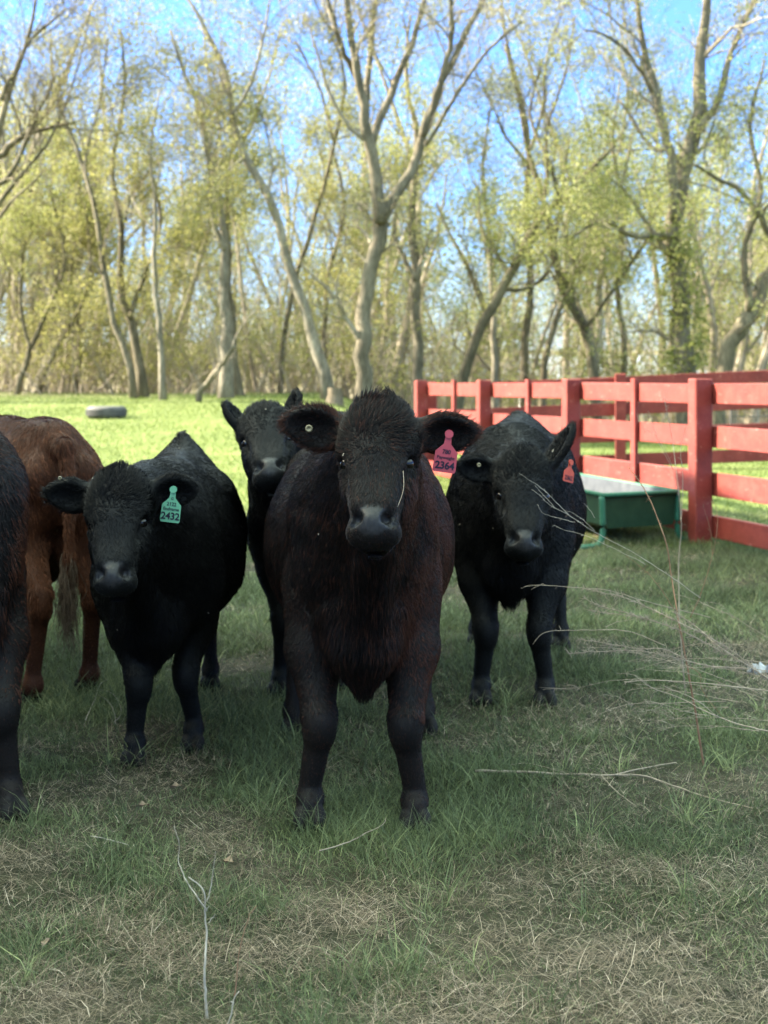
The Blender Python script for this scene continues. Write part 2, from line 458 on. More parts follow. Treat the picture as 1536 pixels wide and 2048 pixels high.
def build_grass():
    x, y = scatter(430000, 2.5, 14.5)
    d = dryness(x, y)
    keep = rng.uniform(-.95, .6, len(x)) > d - .35
    x, y, d = x[keep], y[keep], d[keep]
    tall = np.clip(.8 + .6 * nz(x, y, 4.5, 31) - .5 * d, .3, 1.7)
    far = np.clip(y / 5, .8, 2.0)
    h = (.035 + .075 * rng.beta(1.6, 3, len(x))) * tall * (1 + .25 * (far - .8))
    w = rng.uniform(.0016, .0044, len(x)) * far
    tint = np.clip(rng.beta(1.6, 2.3, len(x)) + .20 * nz(x, y, 2.6, 33), 0, 1)
    # long tufts, and the grass standing round the hooves
    fx, fy, fh, ft = [], [], [], []
    for (a, b) in ((620, 1645), (830, 1655), (268, 1532), (386, 1500), (962, 1408), (1090, 1414), (560, 1390), (22, 1640), (62, 1408), (175, 1385), (590, 1462), (845, 1462)):
        Y = CAM_H * FPX / (b - HOR); n = 90
        r = rng.uniform(.03, .13, n); t = rng.uniform(0, 6.283, n)
        fx.append((a - 768) / FPX * Y + r * np.cos(t)); fy.append(Y - .03 + r * np.sin(t)); fh.append(rng.uniform(.045, .11, n)); ft.append(rng.uniform(0, .6, n))
    ty = 2.7 * (9.0 / 2.7) ** rng.uniform(0, 1, 420); tx = rng.uniform(-.3, .3, 420) * ty
    ok = rng.uniform(-.6, .5, 420) > dryness(tx, ty) - .2 * sstep(.2, .9, tx); tx, ty = tx[ok], ty[ok]
    for a, b in zip(tx, ty):
        n = rng.integers(12, 34); s = rng.uniform(.01, .035)
        fx.append(a + rng.normal(0, s, n)); fy.append(b + rng.normal(0, s, n)); fh.append(rng.uniform(.07, .19, n) * rng.uniform(.6, 1.1)); ft.append(np.clip(rng.uniform(.2, .9) + rng.normal(0, .18, n), 0, 1))
    fx, fy, fh, ft = map(np.concatenate, (fx, fy, fh, ft))
    x = np.concatenate([x, fx]); y = np.concatenate([y, fy]); h = np.concatenate([h, fh]); tint = np.concatenate([tint, ft])
    w = np.concatenate([w, rng.uniform(.0022, .0052, len(fx)) * np.clip(fy / 5, .75, 1.6)])
    blades('green_grass', x, y, h, w, rng.uniform(.05, .7, len(x)), rng.uniform(.1, 1.0, len(x)), tint, M_GREEN, label='green grass blades growing over the shaded foreground pasture')
    x, y = scatter(400000, 2.5, 14.5)
    d = dryness(x, y)
    keep = rng.uniform(-.4, 1.25, len(x)) < d
    x, y, d = x[keep], y[keep], d[keep]
    far = np.clip(y / 5, .8, 2.0)
    h = (.03 + .085 * rng.beta(1.3, 3.4, len(x)))
    w = rng.uniform(.0008, .0021, len(x)) * far
    tint = np.clip(rng.beta(1.3, 2.0, len(x)) + .16 * nz(x, y, 3, 35), 0, 1)
    zo = rng.uniform(.004, .035, len(x))
    # heaps of matted thatch
    for (a, b, r, n, hh) in ((270, 1850, .13, 2600, .06), (140, 1930, .16, 2600, .05), (330, 1960, .13, 1800, .04), (1215, 1730, .13, 2600, .07), (790, 1790, .10, 1500, .04), (800, 1880, .11, 1700, .045), (1300, 1950, .14, 2000, .05),
                             (1080, 1960, .13, 1800, .05), (620, 1900, .15, 2000, .04), (430, 1700, .10, 1200, .04), (930, 1990, .14, 1800, .045), (1440, 1790, .10, 1100, .04), (1180, 1470, .12, 700, .03), (1060, 1450, .12, 700, .03)):
        Y = CAM_H * FPX / (b - HOR); n = int(n * .55); hh *= .45; q = rng.normal(0, r * .95, (n, 2)); q[:, 1] *= 1.3
        q = q[(nz((a - 768) / FPX * Y + q[:, 0], Y + q[:, 1], 14, 88) + rng.normal(0, .35, n)) > -.1]; n = len(q)
        x = np.concatenate([x, (a - 768) / FPX * Y + q[:, 0]]); y = np.concatenate([y, Y + q[:, 1]])
        e = np.exp(-(q[:, 0] ** 2 + (q[:, 1] / 1.3) ** 2) / (r * r * 1.1))
        h = np.concatenate([h, rng.uniform(.03, .12, n)]); w = np.concatenate([w, rng.uniform(.0009, .0022, n)]); zo = np.concatenate([zo, hh * e * rng.uniform(.3, 1, n)])
        tint = np.concatenate([tint, np.clip(rng.beta(1.6, 2.0, n) + rng.uniform(-.1, .12), 0, 1)])
    blades('dry_grass', x, y, h, w, rng.uniform(.75, 1.5, len(x)), rng.uniform(0, .7, len(x)), tint, M_STRAW, zoff=zo, label='tangled grey straw and dead thatch lying in the shaded pasture')
    # sunlit field
    x, y = scatter(190000, 11.5, 37.5, .30, p=1.15)
    x = x + .04 * y * rng.uniform(0, 1, len(x))
    h = rng.uniform(.03, .085, len(x)) * (1 + .3 * nz(x, y, 1.5, 41)); w = rng.uniform(.006, .011, len(x)) * np.clip(y / 18, .7, 1.8)
    tint = np.clip(rng.beta(2, 2, len(x)) + .18 * nz(x, y, 1.1, 42), 0, 1)
    blades('field_grass', x, y, h, w, rng.uniform(.1, .8, len(x)), rng.uniform(.1, .6, len(x)), tint, M_FIELD, segs=2, label='bright yellow green grass of the sunlit field behind the cattle')
build_grass()

# ------------------------------------------------------------------ trees
def spawn(P, R, k, length, spread, n, wander=.25, up=.25, rfrac=.45, t0=.2, prob=None, r_min=.002):
    """k side branches on each polyline"""
    N, m, _ = P.shape
    src = np.repeat(np.arange(N), k)
    if prob is not None:
        src = src[rng.uniform(0, 1, len(src)) < prob]
    M = len(src)
    t = t0 + (1 - t0) * rng.uniform(0, 1, M) ** .85
    f = t * (m - 1); i = np.clip(f.astype(int), 0, m - 2); u = (f - i)[:, None]
    p = P[src, i] * (1 - u) + P[src, i + 1] * u
    tan = P[src, i + 1] - P[src, i]; tan /= np.linalg.norm(tan, axis=1, keepdims=True) + 1e-9
    r0 = (R[src, i] * (1 - u[:, 0]) + R[src, i + 1] * u[:, 0])
    rd = rng.normal(0, 1, (M, 3)); rd /= np.linalg.norm(rd, axis=1, keepdims=True)
    d = tan + spread * rd + np.array([0, 0, up]); d /= np.linalg.norm(d, axis=1, keepdims=True)
    L = rng.uniform(length[0], length[1], M) * (1.15 - .5 * t)
    pts = [p]
    for q in range(n - 1):
        d = d + wander * rng.normal(0, 1, (M, 3)) + np.array([0, 0, up * .25]); d /= np.linalg.norm(d, axis=1, keepdims=True)
        pts.append(pts[-1] + d * (L / (n - 1))[:, None])
    P2 = np.stack(pts, 1)
    ra = np.maximum(r0 * rfrac * rng.uniform(.7, 1.1, M), r_min)
    R2 = ra[:, None] * np.linspace(1, .35, n)[None]
    return P2, np.maximum(R2, r_min * .8)

def leaf_cloud(P, per, size, jit, seed_f=.8, clump=True, thr=-.3):
    N, n, _ = P.shape
    M = int(N * per)
    src = rng.integers(0, N, M); f = rng.uniform(.25, 1, M) * (n - 1); i = np.clip(f.astype(int), 0, n - 2); u = (f - i)[:, None]
    p = P[src, i] * (1 - u) + P[src, i + 1] * u + rng.normal(0, jit, (M, 3))
    if clump:
        c = nz(p[:, 0] + .7 * p[:, 1], p[:, 2] + .3 * p[:, 1], seed_f * 2.2, 77)
        p = p[c > thr + rng.normal(0, .3, M)]
    p = p[rng.uniform(0, 1, len(p)) < 1 - .55 * sstep(4.5, 9, p[:, 2] * 32 / p[:, 1])]
    M = len(p)
    a = rng.normal(0, 1, (M, 3)); a /= np.linalg.norm(a, axis=1, keepdims=True)
    a[:, 2] = a[:, 2] * .6 - .3
    b = np.cross(a, rng.normal(0, 1, (M, 3))); b /= np.linalg.norm(b, axis=1, keepdims=True) + 1e-9
    s = rng.uniform(size[0], size[1], M)[:, None]
    V = np.stack([p - a * s * .5, p + b * s * .3, p + a * s * .55, p - b * s * .3], 1)
    F = np.arange(M * 4).reshape(-1, 4)
    tint = np.clip(rng.beta(2, 2, M) + .2 * nz(p[:, 0], p[:, 2], 1.3, 78), 0, 1)
    return V.reshape(-1, 3), F, np.repeat(tint, 4)

def px_limb(pts, Y, dy=0.0, n=16):
    """pixel polyline (px, py, width px) at distance Y, drifting in depth by dy"""
    pts = np.array(pts, float)
    q = np.array([[*at(a, b, Y + dy * k / max(len(pts) - 1, 1)), w * .84 / FPX * Y / 2] for k, (a, b, w) in enumerate(pts)])
    q = resample(q, n)
    return q[:, :3], np.maximum(q[:, 3], .004)

def tree(limbs, Y, label, bark=None, leafm=None, leaf=1.0, dens=1.0, group=None, ivy=None, kind='tree', cat='tree', thr=-.3, up=.3):
    bark = bark or M_BARK; leafm = leafm or L_YEL
    base = at(limbs[0][0][0][0], limbs[0][0][0][1], Y)
    base[2] = gz(base[0], base[1])
    root = empty(kind, base)
    tag(root, label, cat, group)
    P0, R0 = [], []
    tm = MB()
    for k, (pts, dy) in enumerate(limbs):
        p, r = px_limb(pts, Y, dy)
        if k == 0:
            p[0, 2] = base[2] - .15; r[0] *= 1.25; r[1] *= 1.05
        off = rng.normal(0, 1, p.shape) * (r * .22)[:, None]; p = p + off
        p0, r0 = p, r
        tm.tube(p, r, 10)
        P0.append(p); R0.append(r)
    local(tm.build('trunk', bark, smooth=True), root)
    P0 = np.array(P0); R0 = np.array(R0)
    h0 = base[2]
    # scaffold, branches, twigs
    P1, R1 = spawn(P0, R0, max(2, int(7 * dens)), (1.2, 3.2), .8, 7, .22, up, .42, .25, r_min=.008)
    P1b, R1b = spawn(P0, R0, max(1, int(5 * dens)), (.5, 1.4), 1.1, 7, .3, .2, .25, .15, r_min=.006)
    P1 = np.concatenate([P1, P1b]); R1 = np.concatenate([R1, R1b])
    P2, R2 = spawn(P1, R1, 6, (.5, 1.5), .8, 6, .25, .2, .5, .15, r_min=.0045)
    P3, R3 = spawn(P2, R2, 5, (.25, .75), .9, 4, .25, .1, .5, .15, r_min=.003)
    br = MB()
    for P, R, s in ((P1, R1, 6), (P2, R2, 4), (P3, R3, 3)):
        V, F = tubes(P, R, s); br.add(V, F)
    local(br.build('branches', M_TWIG if bark is not M_BARK_DARK else M_BARK_DARK, smooth=True), root)
    if leaf > 0:
        V, F, t = leaf_cloud(P3, 26.0 * leaf, (.03, .085), .10, thr=thr)
        V2, F2, t2 = leaf_cloud(P2, 15.0 * leaf, (.03, .085), .13, thr=thr)
        local(new_mesh('crown', np.concatenate([V, V2]), np.concatenate([F, F2 + len(V)]), [leafm], attr=np.concatenate([t, t2])), root)
    if ivy:
        p, r = px_limb(ivy, Y, 0, 30)
        M = 1500
        i = rng.integers(0, 30, M); a = rng.uniform(0, 6.283, M)
        q = p[i] + np.stack([np.cos(a), np.sin(a), 0 * a], 1) * (r[i] + rng.gamma(1.2, .10, M))[:, None] + rng.normal(0, .12, (M, 3)) * np.array([.4, .4, 1])
        V, F, t = leaf_cloud(np.stack([q, q + .01], 1), 2, (.06, .11), .05, clump=False)
        local(new_mesh('ivy', V, F, [L_GRN], attr=t), root)
    return root

G = 'trees along the far edge of the field'
def build_trees():
    T = tree
    # the twisting tree behind the front cow
    T([([(725, 815, 46), (727, 730, 40), (730, 640, 38), (742, 540, 36), (766, 440, 38)], .2),
       ([(764, 445, 34), (752, 390, 30), (742, 290, 28), (728, 220, 24), (716, 150, 20), (700, 60, 17), (690, -60, 12)], -.6),
       ([(766, 440, 30), (790, 390, 26), (826, 340, 24), (845, 280, 23), (872, 200, 20), (910, 110, 17), (962, 10, 13), (1000, -80, 9)], .8),
       ([(742, 285, 22), (758, 240, 20), (788, 170, 18), (826, 80, 15), (850, -10, 12), (870, -90, 8)], 1.0),
       ([(846, 275, 16), (890, 130, 14), (905, 40, 12), (890, -60, 8)], -1.0),
       ([(730, 225, 16), (738, 140, 15), (745, 50, 13), (760, -60, 9)], .5),
       ([(716, 160, 14), (690, 110, 13), (668, 40, 11), (640, -50, 8)], -.8),
       ([(850, 290, 12), (890, 230, 10), (930, 160, 9), (985, 90, 7), (1050, 40, 5)], -1.2)],
      30, 'twisting grey brown tree forking behind the head of the front cow', M_BARK, L_PALE, .55, .75, G, thr=-.1)
    T([([(660, 800, 34), (640, 720, 30), (604, 615, 26), (576, 525, 24), (552, 430, 22), (522, 362, 20), (490, 312, 19), (462, 232, 16), (455, 150, 14), (412, 62, 11), (365, -20, 8)], .8),
       ([(490, 315, 9), (450, 345, 8), (428, 365, 6)], -.5),
       ([(462, 232, 9), (500, 170, 8), (530, 60, 6), (545, -40, 4)], .5)],
      31, 'pale trunk leaning left beside the cut stump', M_BARK_PALE, L_YEL, 1.1, .8, G)
    T([([(456, 800, 36), (454, 700, 32), (448, 600, 26), (450, 500, 20), (436, 390, 17), (415, 285, 14), (394, 200, 11), (366, 140, 8), (340, 60, 6)], .5),
       ([(450, 500, 12), (425, 430, 10), (418, 350, 8), (405, 260, 6)], -.5)],
      32, 'straight pale trunk rising behind the left ear of the rear black cow', M_BARK_PALE, L_YEL, 1.1, .8, G)
    T([([(480, 800, 26), (466, 700, 22), (462, 600, 20), (452, 500, 17), (455, 400, 12), (470, 250, 8)], .6)],
      33.5, 'dark slim trunk tucked behind the straight pale trunk', M_BARK_DARK, L_GRN, .9, .9, G)
    T([([(326, 795, 17), (322, 700, 15), (316, 620, 14), (308, 520, 12), (311, 410, 9), (300, 300, 6), (320, 180, 4)], .3)],
      31.5, 'slender whitish birch with a thin straight stem', M_BARK_PALE, L_YEL, 1.2, .7, G)
    T([([(290, 790, 26), (276, 720, 23), (258, 640, 20), (240, 570, 18), (244, 460, 14), (225, 330, 10), (250, 180, 7), (240, 60, 5)], .4),
       ([(258, 640, 12), (285, 560, 10), (320, 450, 8), (300, 330, 6)], .9)],
      33, 'dark brown leaning trunk left of the whitish birch', M_BARK_DARK, L_YEL, 1.0, .9, G)
    T([([(268, 790, 18), (250, 700, 16), (226, 640, 15), (205, 520, 13), (190, 410, 12), (150, 285, 9), (112, 190, 7), (100, 60, 5)], .5),
       ([(190, 410, 8), (170, 330, 7), (200, 200, 5), (215, 80, 4)], .8)],
      32.5, 'greyish trunk curving far left over the brown cow', M_BARK, L_YEL, 1.2, .9, G)
    T([([(-70, 790, 50), (-60, 620, 42), (-44, 480, 34), (-16, 330, 22), (20, 180, 14), (60, 60, 9), (80, -60, 6)], 1),
       ([(-40, 470, 18), (10, 390, 13), (60, 330, 9), (110, 260, 6), (160, 120, 4), (180, 20, 3)], -1),
       ([(-10, 320, 18), (50, 270, 14), (90, 258, 10), (150, 245, 7)], -.6),
       ([(-30, 380, 16), (20, 350, 13), (70, 240, 9), (110, 150, 6)], -.8),
       ([(0, 200, 14), (40, 120, 11), (60, 80, 9), (130, 20, 6)], .6)],
      31, 'dark bare tree reaching in from the left edge', M_BARK_DARK, L_PALE, .12, .9, G)
    T([([(30, 780, 14), (60, 700, 13), (95, 620, 11), (130, 520, 9), (100, 380, 6)], .5),
       ([(60, 700, 9), (40, 600, 8), (50, 480, 6)], .4)],
      35, 'thin dark stems leaning right at the left edge of the wood', M_BARK_DARK, L_GRN, .8, 1.0, G)
    T([([(75, 780, 14), (110, 700, 12), (150, 640, 10), (180, 540, 8), (170, 400, 5)], -.3)],
      36, 'thin sapling leaning right above the brown cow', M_BARK_DARK, L_YEL, 1.2, 1.0, G)
    T([([(395, 790, 15), (430, 745, 13), (470, 690, 9)], -.5)],
      30.5, 'short bare stick leaning right against the straight pale trunk', M_BARK, L_YEL, 0, .3, G)
    T([([(836, 860, 30), (836, 740, 28), (834, 640, 25), (830, 520, 22), (826, 400, 18), (836, 280, 14), (812, 160, 10), (820, 30, 7)], .6),
       ([(832, 560, 12), (790, 470, 10), (800, 360, 8)], .8)],
      33, 'upright grey brown trunk right behind the twisting tree', M_BARK, L_GRN, 1.0, .9, G)
    T([([(905, 860, 30), (925, 750, 27), (970, 640, 24), (1032, 528, 22), (1082, 438, 18), (1150, 372, 13), (1230, 290, 9)], -.6),
       ([(1000, 580, 12), (1060, 575, 9), (1100, 540, 7)], .5),
       ([(1082, 438, 10), (1095, 330, 9), (1060, 230, 7), (1085, 120, 5)], .6)],
      32, 'dark trunk leaning far to the right above the fence corner', M_BARK_DARK, L_GRN, .7, .8, G)
    T([([(990, 850, 18), (990, 740, 16), (985, 600, 14), (978, 470, 11), (965, 330, 8), (985, 200, 5)], .5)],
      36, 'slim pale trunk right of the leaning dark trunk', M_BARK_PALE, L_GRN, .9, .9, G)
    T([([(1085, 850, 18), (1090, 720, 16), (1120, 620, 14), (1150, 540, 12), (1120, 420, 8), (1140, 280, 6)], .4)],
      36.5, 'crooked dark sapling behind the middle of the red fence', M_BARK_DARK, L_GRN, .9, .9, G)
    T([([(1195, 860, 30), (1186, 740, 26), (1168, 660, 24), (1130, 590, 20), (1105, 500, 19), (1095, 430, 16), (1060, 320, 12), (1040, 210, 9), (1010, 90, 6)], .4),
       ([(1105, 490, 12), (1120, 400, 10), (1090, 280, 8), (1130, 150, 6), (1150, 30, 4)], .8),
       ([(1170, 660, 10), (1240, 560, 9), (1300, 470, 7)], -.8)],
      33, 'brown trunk with a bend behind the middle fence post', M_BARK_DARK, L_GRN, .7, .9, G)
    T([([(1372, 860, 56), (1372, 740, 50), (1366, 640, 46), (1352, 540, 42), (1348, 430, 40), (1372, 320, 38), (1400, 220, 34), (1402, 120, 28), (1415, 0, 20), (1420, -90, 14)], .5),
       ([(1352, 440, 24), (1345, 330, 22), (1312, 190, 18), (1285, 80, 14), (1270, -40, 9)], -.6),
       ([(1400, 260, 20), (1440, 190, 17), (1465, 100, 14), (1510, 0, 10)], .9),
       ([(1312, 195, 9), (1260, 110, 8), (1210, 70, 6), (1170, 60, 4)], -.8),
       ([(1352, 470, 14), (1260, 470, 12), (1210, 440, 9), (1150, 470, 6)], -1.2),
       ([(1370, 330, 14), (1330, 300, 12), (1300, 290, 9), (1240, 200, 6)], .8)],
      30, 'broad ivy clad tree behind the right fence post', M_BARK, L_GRN, .75, .8, G,
      ivy=[(1372, 740, 50), (1370, 640, 50), (1362, 560, 44), (1350, 460, 40)])
    T([([(1425, 850, 46), (1450, 730, 40), (1492, 640, 38), (1536, 560, 34), (1590, 470, 28), (1640, 330, 20)], .4),
       ([(1500, 620, 18), (1490, 500, 15), (1520, 380, 12), (1500, 250, 9), (1530, 120, 6)], .8),
       ([(1560, 520, 16), (1500, 400, 13), (1440, 360, 9), (1390, 330, 6)], -1)],
      28.5, 'dark thick trunk leaning out at the right edge', M_BARK_DARK, L_GRN, .5, .8, G)
    T([([(1050, 850, 22), (1046, 740, 20), (1060, 560, 17), (1052, 420, 15), (1058, 310, 13), (1040, 190, 10), (1012, 80, 7), (1000, -40, 5)], .3),
       ([(1058, 310, 9), (1085, 220, 8), (1095, 110, 6), (1130, 10, 4)], .8),
       ([(1058, 330, 8), (1010, 270, 7), (985, 210, 5), (950, 140, 4)], -.7)],
      37, 'tall forking tree seen against the blue gap of sky', M_BARK_DARK, L_PALE, .6, .9, G)
    T([([(560, 800, 16), (566, 690, 14), (590, 560, 12), (640, 400, 10), (668, 290, 9), (690, 150, 7), (640, 20, 5)], .5),
       ([(668, 290, 7), (640, 180, 6), (590, 80, 5)], .6)],
      36, 'slim tree between the left leaning trunk and the twisting tree', M_BARK_DARK, L_YEL, 1.1, 1.0, G)
    T([([(640, 800, 14), (650, 700, 13), (655, 560, 11), (690, 420, 9), (665, 300, 6)], .5)],
      38, 'young yellow green tree filling the gap left of the twisting tree', M_BARK_DARK, L_YEL, 1.8, 1.1, G)
    T([([(150, 785, 14), (160, 680, 13), (140, 560, 11), (160, 420, 8), (150, 300, 6)], .3)],
      37, 'yellow leafed young tree behind the greyish curving trunk', M_BARK_DARK, L_YEL, 2.0, 1.1, G)
    T([([(1240, 860, 16), (1250, 700, 14), (1235, 560, 12), (1250, 420, 10), (1225, 300, 7), (1240, 160, 5)], .3)],
      38, 'light green young tree left of the ivy clad tree', M_BARK_DARK, L_GRN, 1.4, 1.0, G)
build_trees()

def build_wood():
    """the far wood behind the single trees and the thicket at its foot"""
    n = 170
    X = rng.uniform(-24, 24, n); Y = rng.uniform(37.5, 64, n)
    X = np.where(np.abs(X) > .36 * Y, X * .6, X)
    H = rng.uniform(6.5, 14, n) * np.where(np.abs(X / Y - .075) < .04, .62, 1.0)
    L = []
    for k in range(n):
        d = np.array([rng.normal(0, .10), rng.normal(0, .08), 1.0])
        b = np.array([X[k], Y[k], gz(X[k], Y[k]) - .2])
        pts = [b]
        for q in range(8):
            d = d + np.array([rng.normal(0, .12), rng.normal(0, .1), 0]); d /= np.linalg.norm(d)
            pts.append(pts[-1] + d * H[k] / 8)
        L.append(pts)
    P0 = np.array(L); R0 = rng.uniform(.06, .17, n)[:, None] * np.linspace(1, .2, 9)[None]
    P1, R1 = spawn(P0, R0, 9, (1.2, 3.2), .9, 6, .2, .3, .45, .15, r_min=.01)
    P2, R2 = spawn(P1, R1, 5, (.6, 1.7), .8, 5, .25, .2, .5, .15, r_min=.007)
    P3, R3 = spawn(P2, R2, 4, (.3, .9), .8, 3, .2, .1, .5, .2, r_min=.005)
    mb = MB()
    for P, R, s in ((P0, R0, 8), (P1, R1, 5), (P2, R2, 3), (P3, R3, 3)):
        V, F = tubes(P, R, s); mb.add(V, F)
    V1 = np.concatenate(mb.V); F1 = [np.concatenate(f) for f in mb.F.values()][0]
    V2, F2, t2 = leaf_cloud(P3, 17.0, (.05, .12), .22, .5, thr=-.4)
    V = np.concatenate([V1, V2]); F = np.concatenate([F1, F2 + len(V1)])
    yel = (V2[::4, 0] / V2[::4, 1]) < rng.normal(-.02, .08, len(F2))
    mi = np.concatenate([np.zeros(len(F1), int), np.where(yel, 1, 2)])
    o = new_mesh('far_wood', V, F, [M_TWIG, L_YEL, L_GRN], mi=mi, attr=np.concatenate([np.full(len(V1), .5), t2]))
    tag(o, 'budding spring wood massed behind the single trees', 'wood', kind='stuff')
    # thicket
    n = 1250
    Y = rng.uniform(34.5, 56, n); X = rng.uniform(-.34, .34, n) * Y
    ok = (X / Y < .02) | (Y > 37)
    X, Y = X[ok], Y[ok]; n = len(X)
    H = rng.uniform(.8, 5.2, n) * np.clip(Y / 42, .6, 1.2)
    d = np.stack([rng.normal(0, .35, n), rng.normal(0, .3, n), np.ones(n)], 1)
    pts = [np.stack([X, Y, gz(X, Y) - .05], 1)]
    for q in range(4):
        d = d + rng.normal(0, .18, (n, 3)); d /= np.linalg.norm(d, axis=1, keepdims=True)
        pts.append(pts[-1] + d * (H / 4)[:, None])
    P0 = np.stack(pts, 1); R0 = rng.uniform(.008, .03, n)[:, None] * np.linspace(1, .3, 5)[None]
    P1, R1 = spawn(P0, R0, 6, (.3, 1.1), .8, 4, .25, .2, .5, .1, r_min=.005)
    P2, R2 = spawn(P1, R1, 3, (.2, .6), .9, 3, .25, .1, .6, .1, r_min=.004)
    mb = MB()
    for P, R, s in ((P0, R0, 4), (P1, R1, 3), (P2, R2, 3)):
        V, F = tubes(P, R, s); mb.add(V, F)
    V1 = np.concatenate(mb.V); F1 = [np.concatenate(f) for f in mb.F.values()][0]
    V2, F2, t2 = leaf_cloud(P2, 11, (.04, .10), .18, .6, thr=-.25)
    V = np.concatenate([V1, V2]); F = np.concatenate([F1, F2 + len(V1)])
    yel = (V2[::4, 0] / V2[::4, 1]) < rng.normal(-.02, .08, len(F2))
    mi = np.concatenate([np.zeros(len(F1), int), np.where(yel, 1, 2)])
    o = new_mesh('thicket', V, F, [M_TWIG, L_YEL, L_GRN], mi=mi, attr=np.concatenate([np.full(len(V1), .5), t2]))
    tag(o, 'grey brown thicket of saplings and twigs at the foot of the wood', 'thicket', kind='stuff')
build_wood()

def build_stump():
    b = at(668, 812, 30); b[2] = gz(b[0], b[1])
    r = empty('tree_stump', b); tag(r, 'pale cut stump at the foot of the left leaning trunk', 'stump')
    mb = MB(); z = np.array([-.1, .05, .2, .34]); 
    mb.tube(np.stack([np.array([0, .01, .03, .03]), z * 0, z], 1), [.25, .19, .16, .155], 14)
    mb.build('wood', M_STUMP, r, smooth=False)
build_stump()

# ------------------------------------------------------------------ fences
def fence(name, label, A, B, bay, zt, rails, posts_w=.14, thin=True, front=1, ends=(True, True), group=None):
    """A, B ground points; zt(t) top of fence; rails = list of (top, bottom) below the top"""
    A = np.array(A, float); B = np.array(B, float)
    L = np.linalg.norm(B - A); d = (B - A) / L; nrm = np.array([d[1], -d[0]]) * front
    n = int(round(L / bay))
    r = empty(name, (*A, 0)); tag(r, label, 'fence', group)
    for k in range(n + 1):
        p = A + d * L * k / n
        g = float(gz(*p)) - .1; top = zt(k / n) + .035 + rng.uniform(-.012, .012)
        mb = MB().box((*p, (g + top) / 2), (posts_w, posts_w, top - g), (*d, 0), .002, .009)
        local(mb.build('post', M_RED), r)
    for k in range(n):
        p0 = A + d * L * k / n; p1 = A + d * L * (k + 1) / n
        for (t0, t1) in rails:
            # rail stands on the far face of the posts, ends meet on the post
            q0 = np.array([*(p0 - nrm * (posts_w / 2 + .02)), zt(k / n) - (t0 + t1) / 2]); q1 = np.array([*(p1 - nrm * (posts_w / 2 + .02)), zt((k + 1) / n) - (t0 + t1) / 2])
            q0[2] += rng.uniform(-.01, .01); q1[2] += rng.uniform(-.01, .01)
            ln = np.linalg.norm(q1 - q0)
            mb = MB().box((q0 + q1) / 2, (ln - .006, .034, t1 - t0), q1 - q0, .002, .005)
            local(mb.build('rail', M_RED), r)
        if thin:
            m = (p0 + p1) / 2 - nrm * (posts_w / 2 - .022)
            zt_ = zt((k + .5) / n)
            mb = MB().box((*m, zt_ - .47), (.095, .038, 1.02), (*d, 0), .002, .005)
            local(mb.build('stay', M_RED), r)
    return r

def build_fences():
    d = np.array([-.2366, 1.0]); d /= np.linalg.norm(d)
    A = np.array([2.53, 11.83]) - d * 2.93; B = np.array([2.53, 11.83]) + d * 2.93 * 3
    rails = [(.0, .165), (.352, .525), (.715, .90), (1.06, 1.24)]
    fence('paddock_fence', 'red board fence running away from the right edge beside the green feeder', A, B, 2.93, lambda t: 1.305 - .015 * t, rails, .15, True, -1)
    A2 = B + np.array([.16, .25]); B2 = np.array([8.4, 19.6])
    fence('paddock_fence', 'shaded dark red back fence crossing behind the near red fence', A2, B2, 2.6, lambda t: 1.27 + .33 * t, rails, .15, False, 1)
build_fences()

def build_panel():
    """wire stock panel far right"""
    p = at(1462, 850, 24); z0 = 1.3 - 95 / FPX * 24
    r = empty('stock_panel', (p[0], 24, z0)); tag(r, 'dark wire stock panel beyond the shaded back fence at the right edge', 'panel')
    f = MB(); m = MB()
    for z in (0, .22, .42, .62, .82): m.tube([(0, 0, z), (3.0, .3, z + .02)], [.012, .012], 6)
    for x in np.linspace(.42, 2.6, 6): m.tube([(x, x * .1 - .02, 0), (x, x * .1 - .02, .84)], [.009, .009], 6)
    m.build('mesh', M_WIRE, r)
    for x in (0, 3.0): MB().tube([(x, x * .1, -1), (x, x * .1, .9)], [.022, .022], 8).build('post', M_WIRE, r)
build_panel()

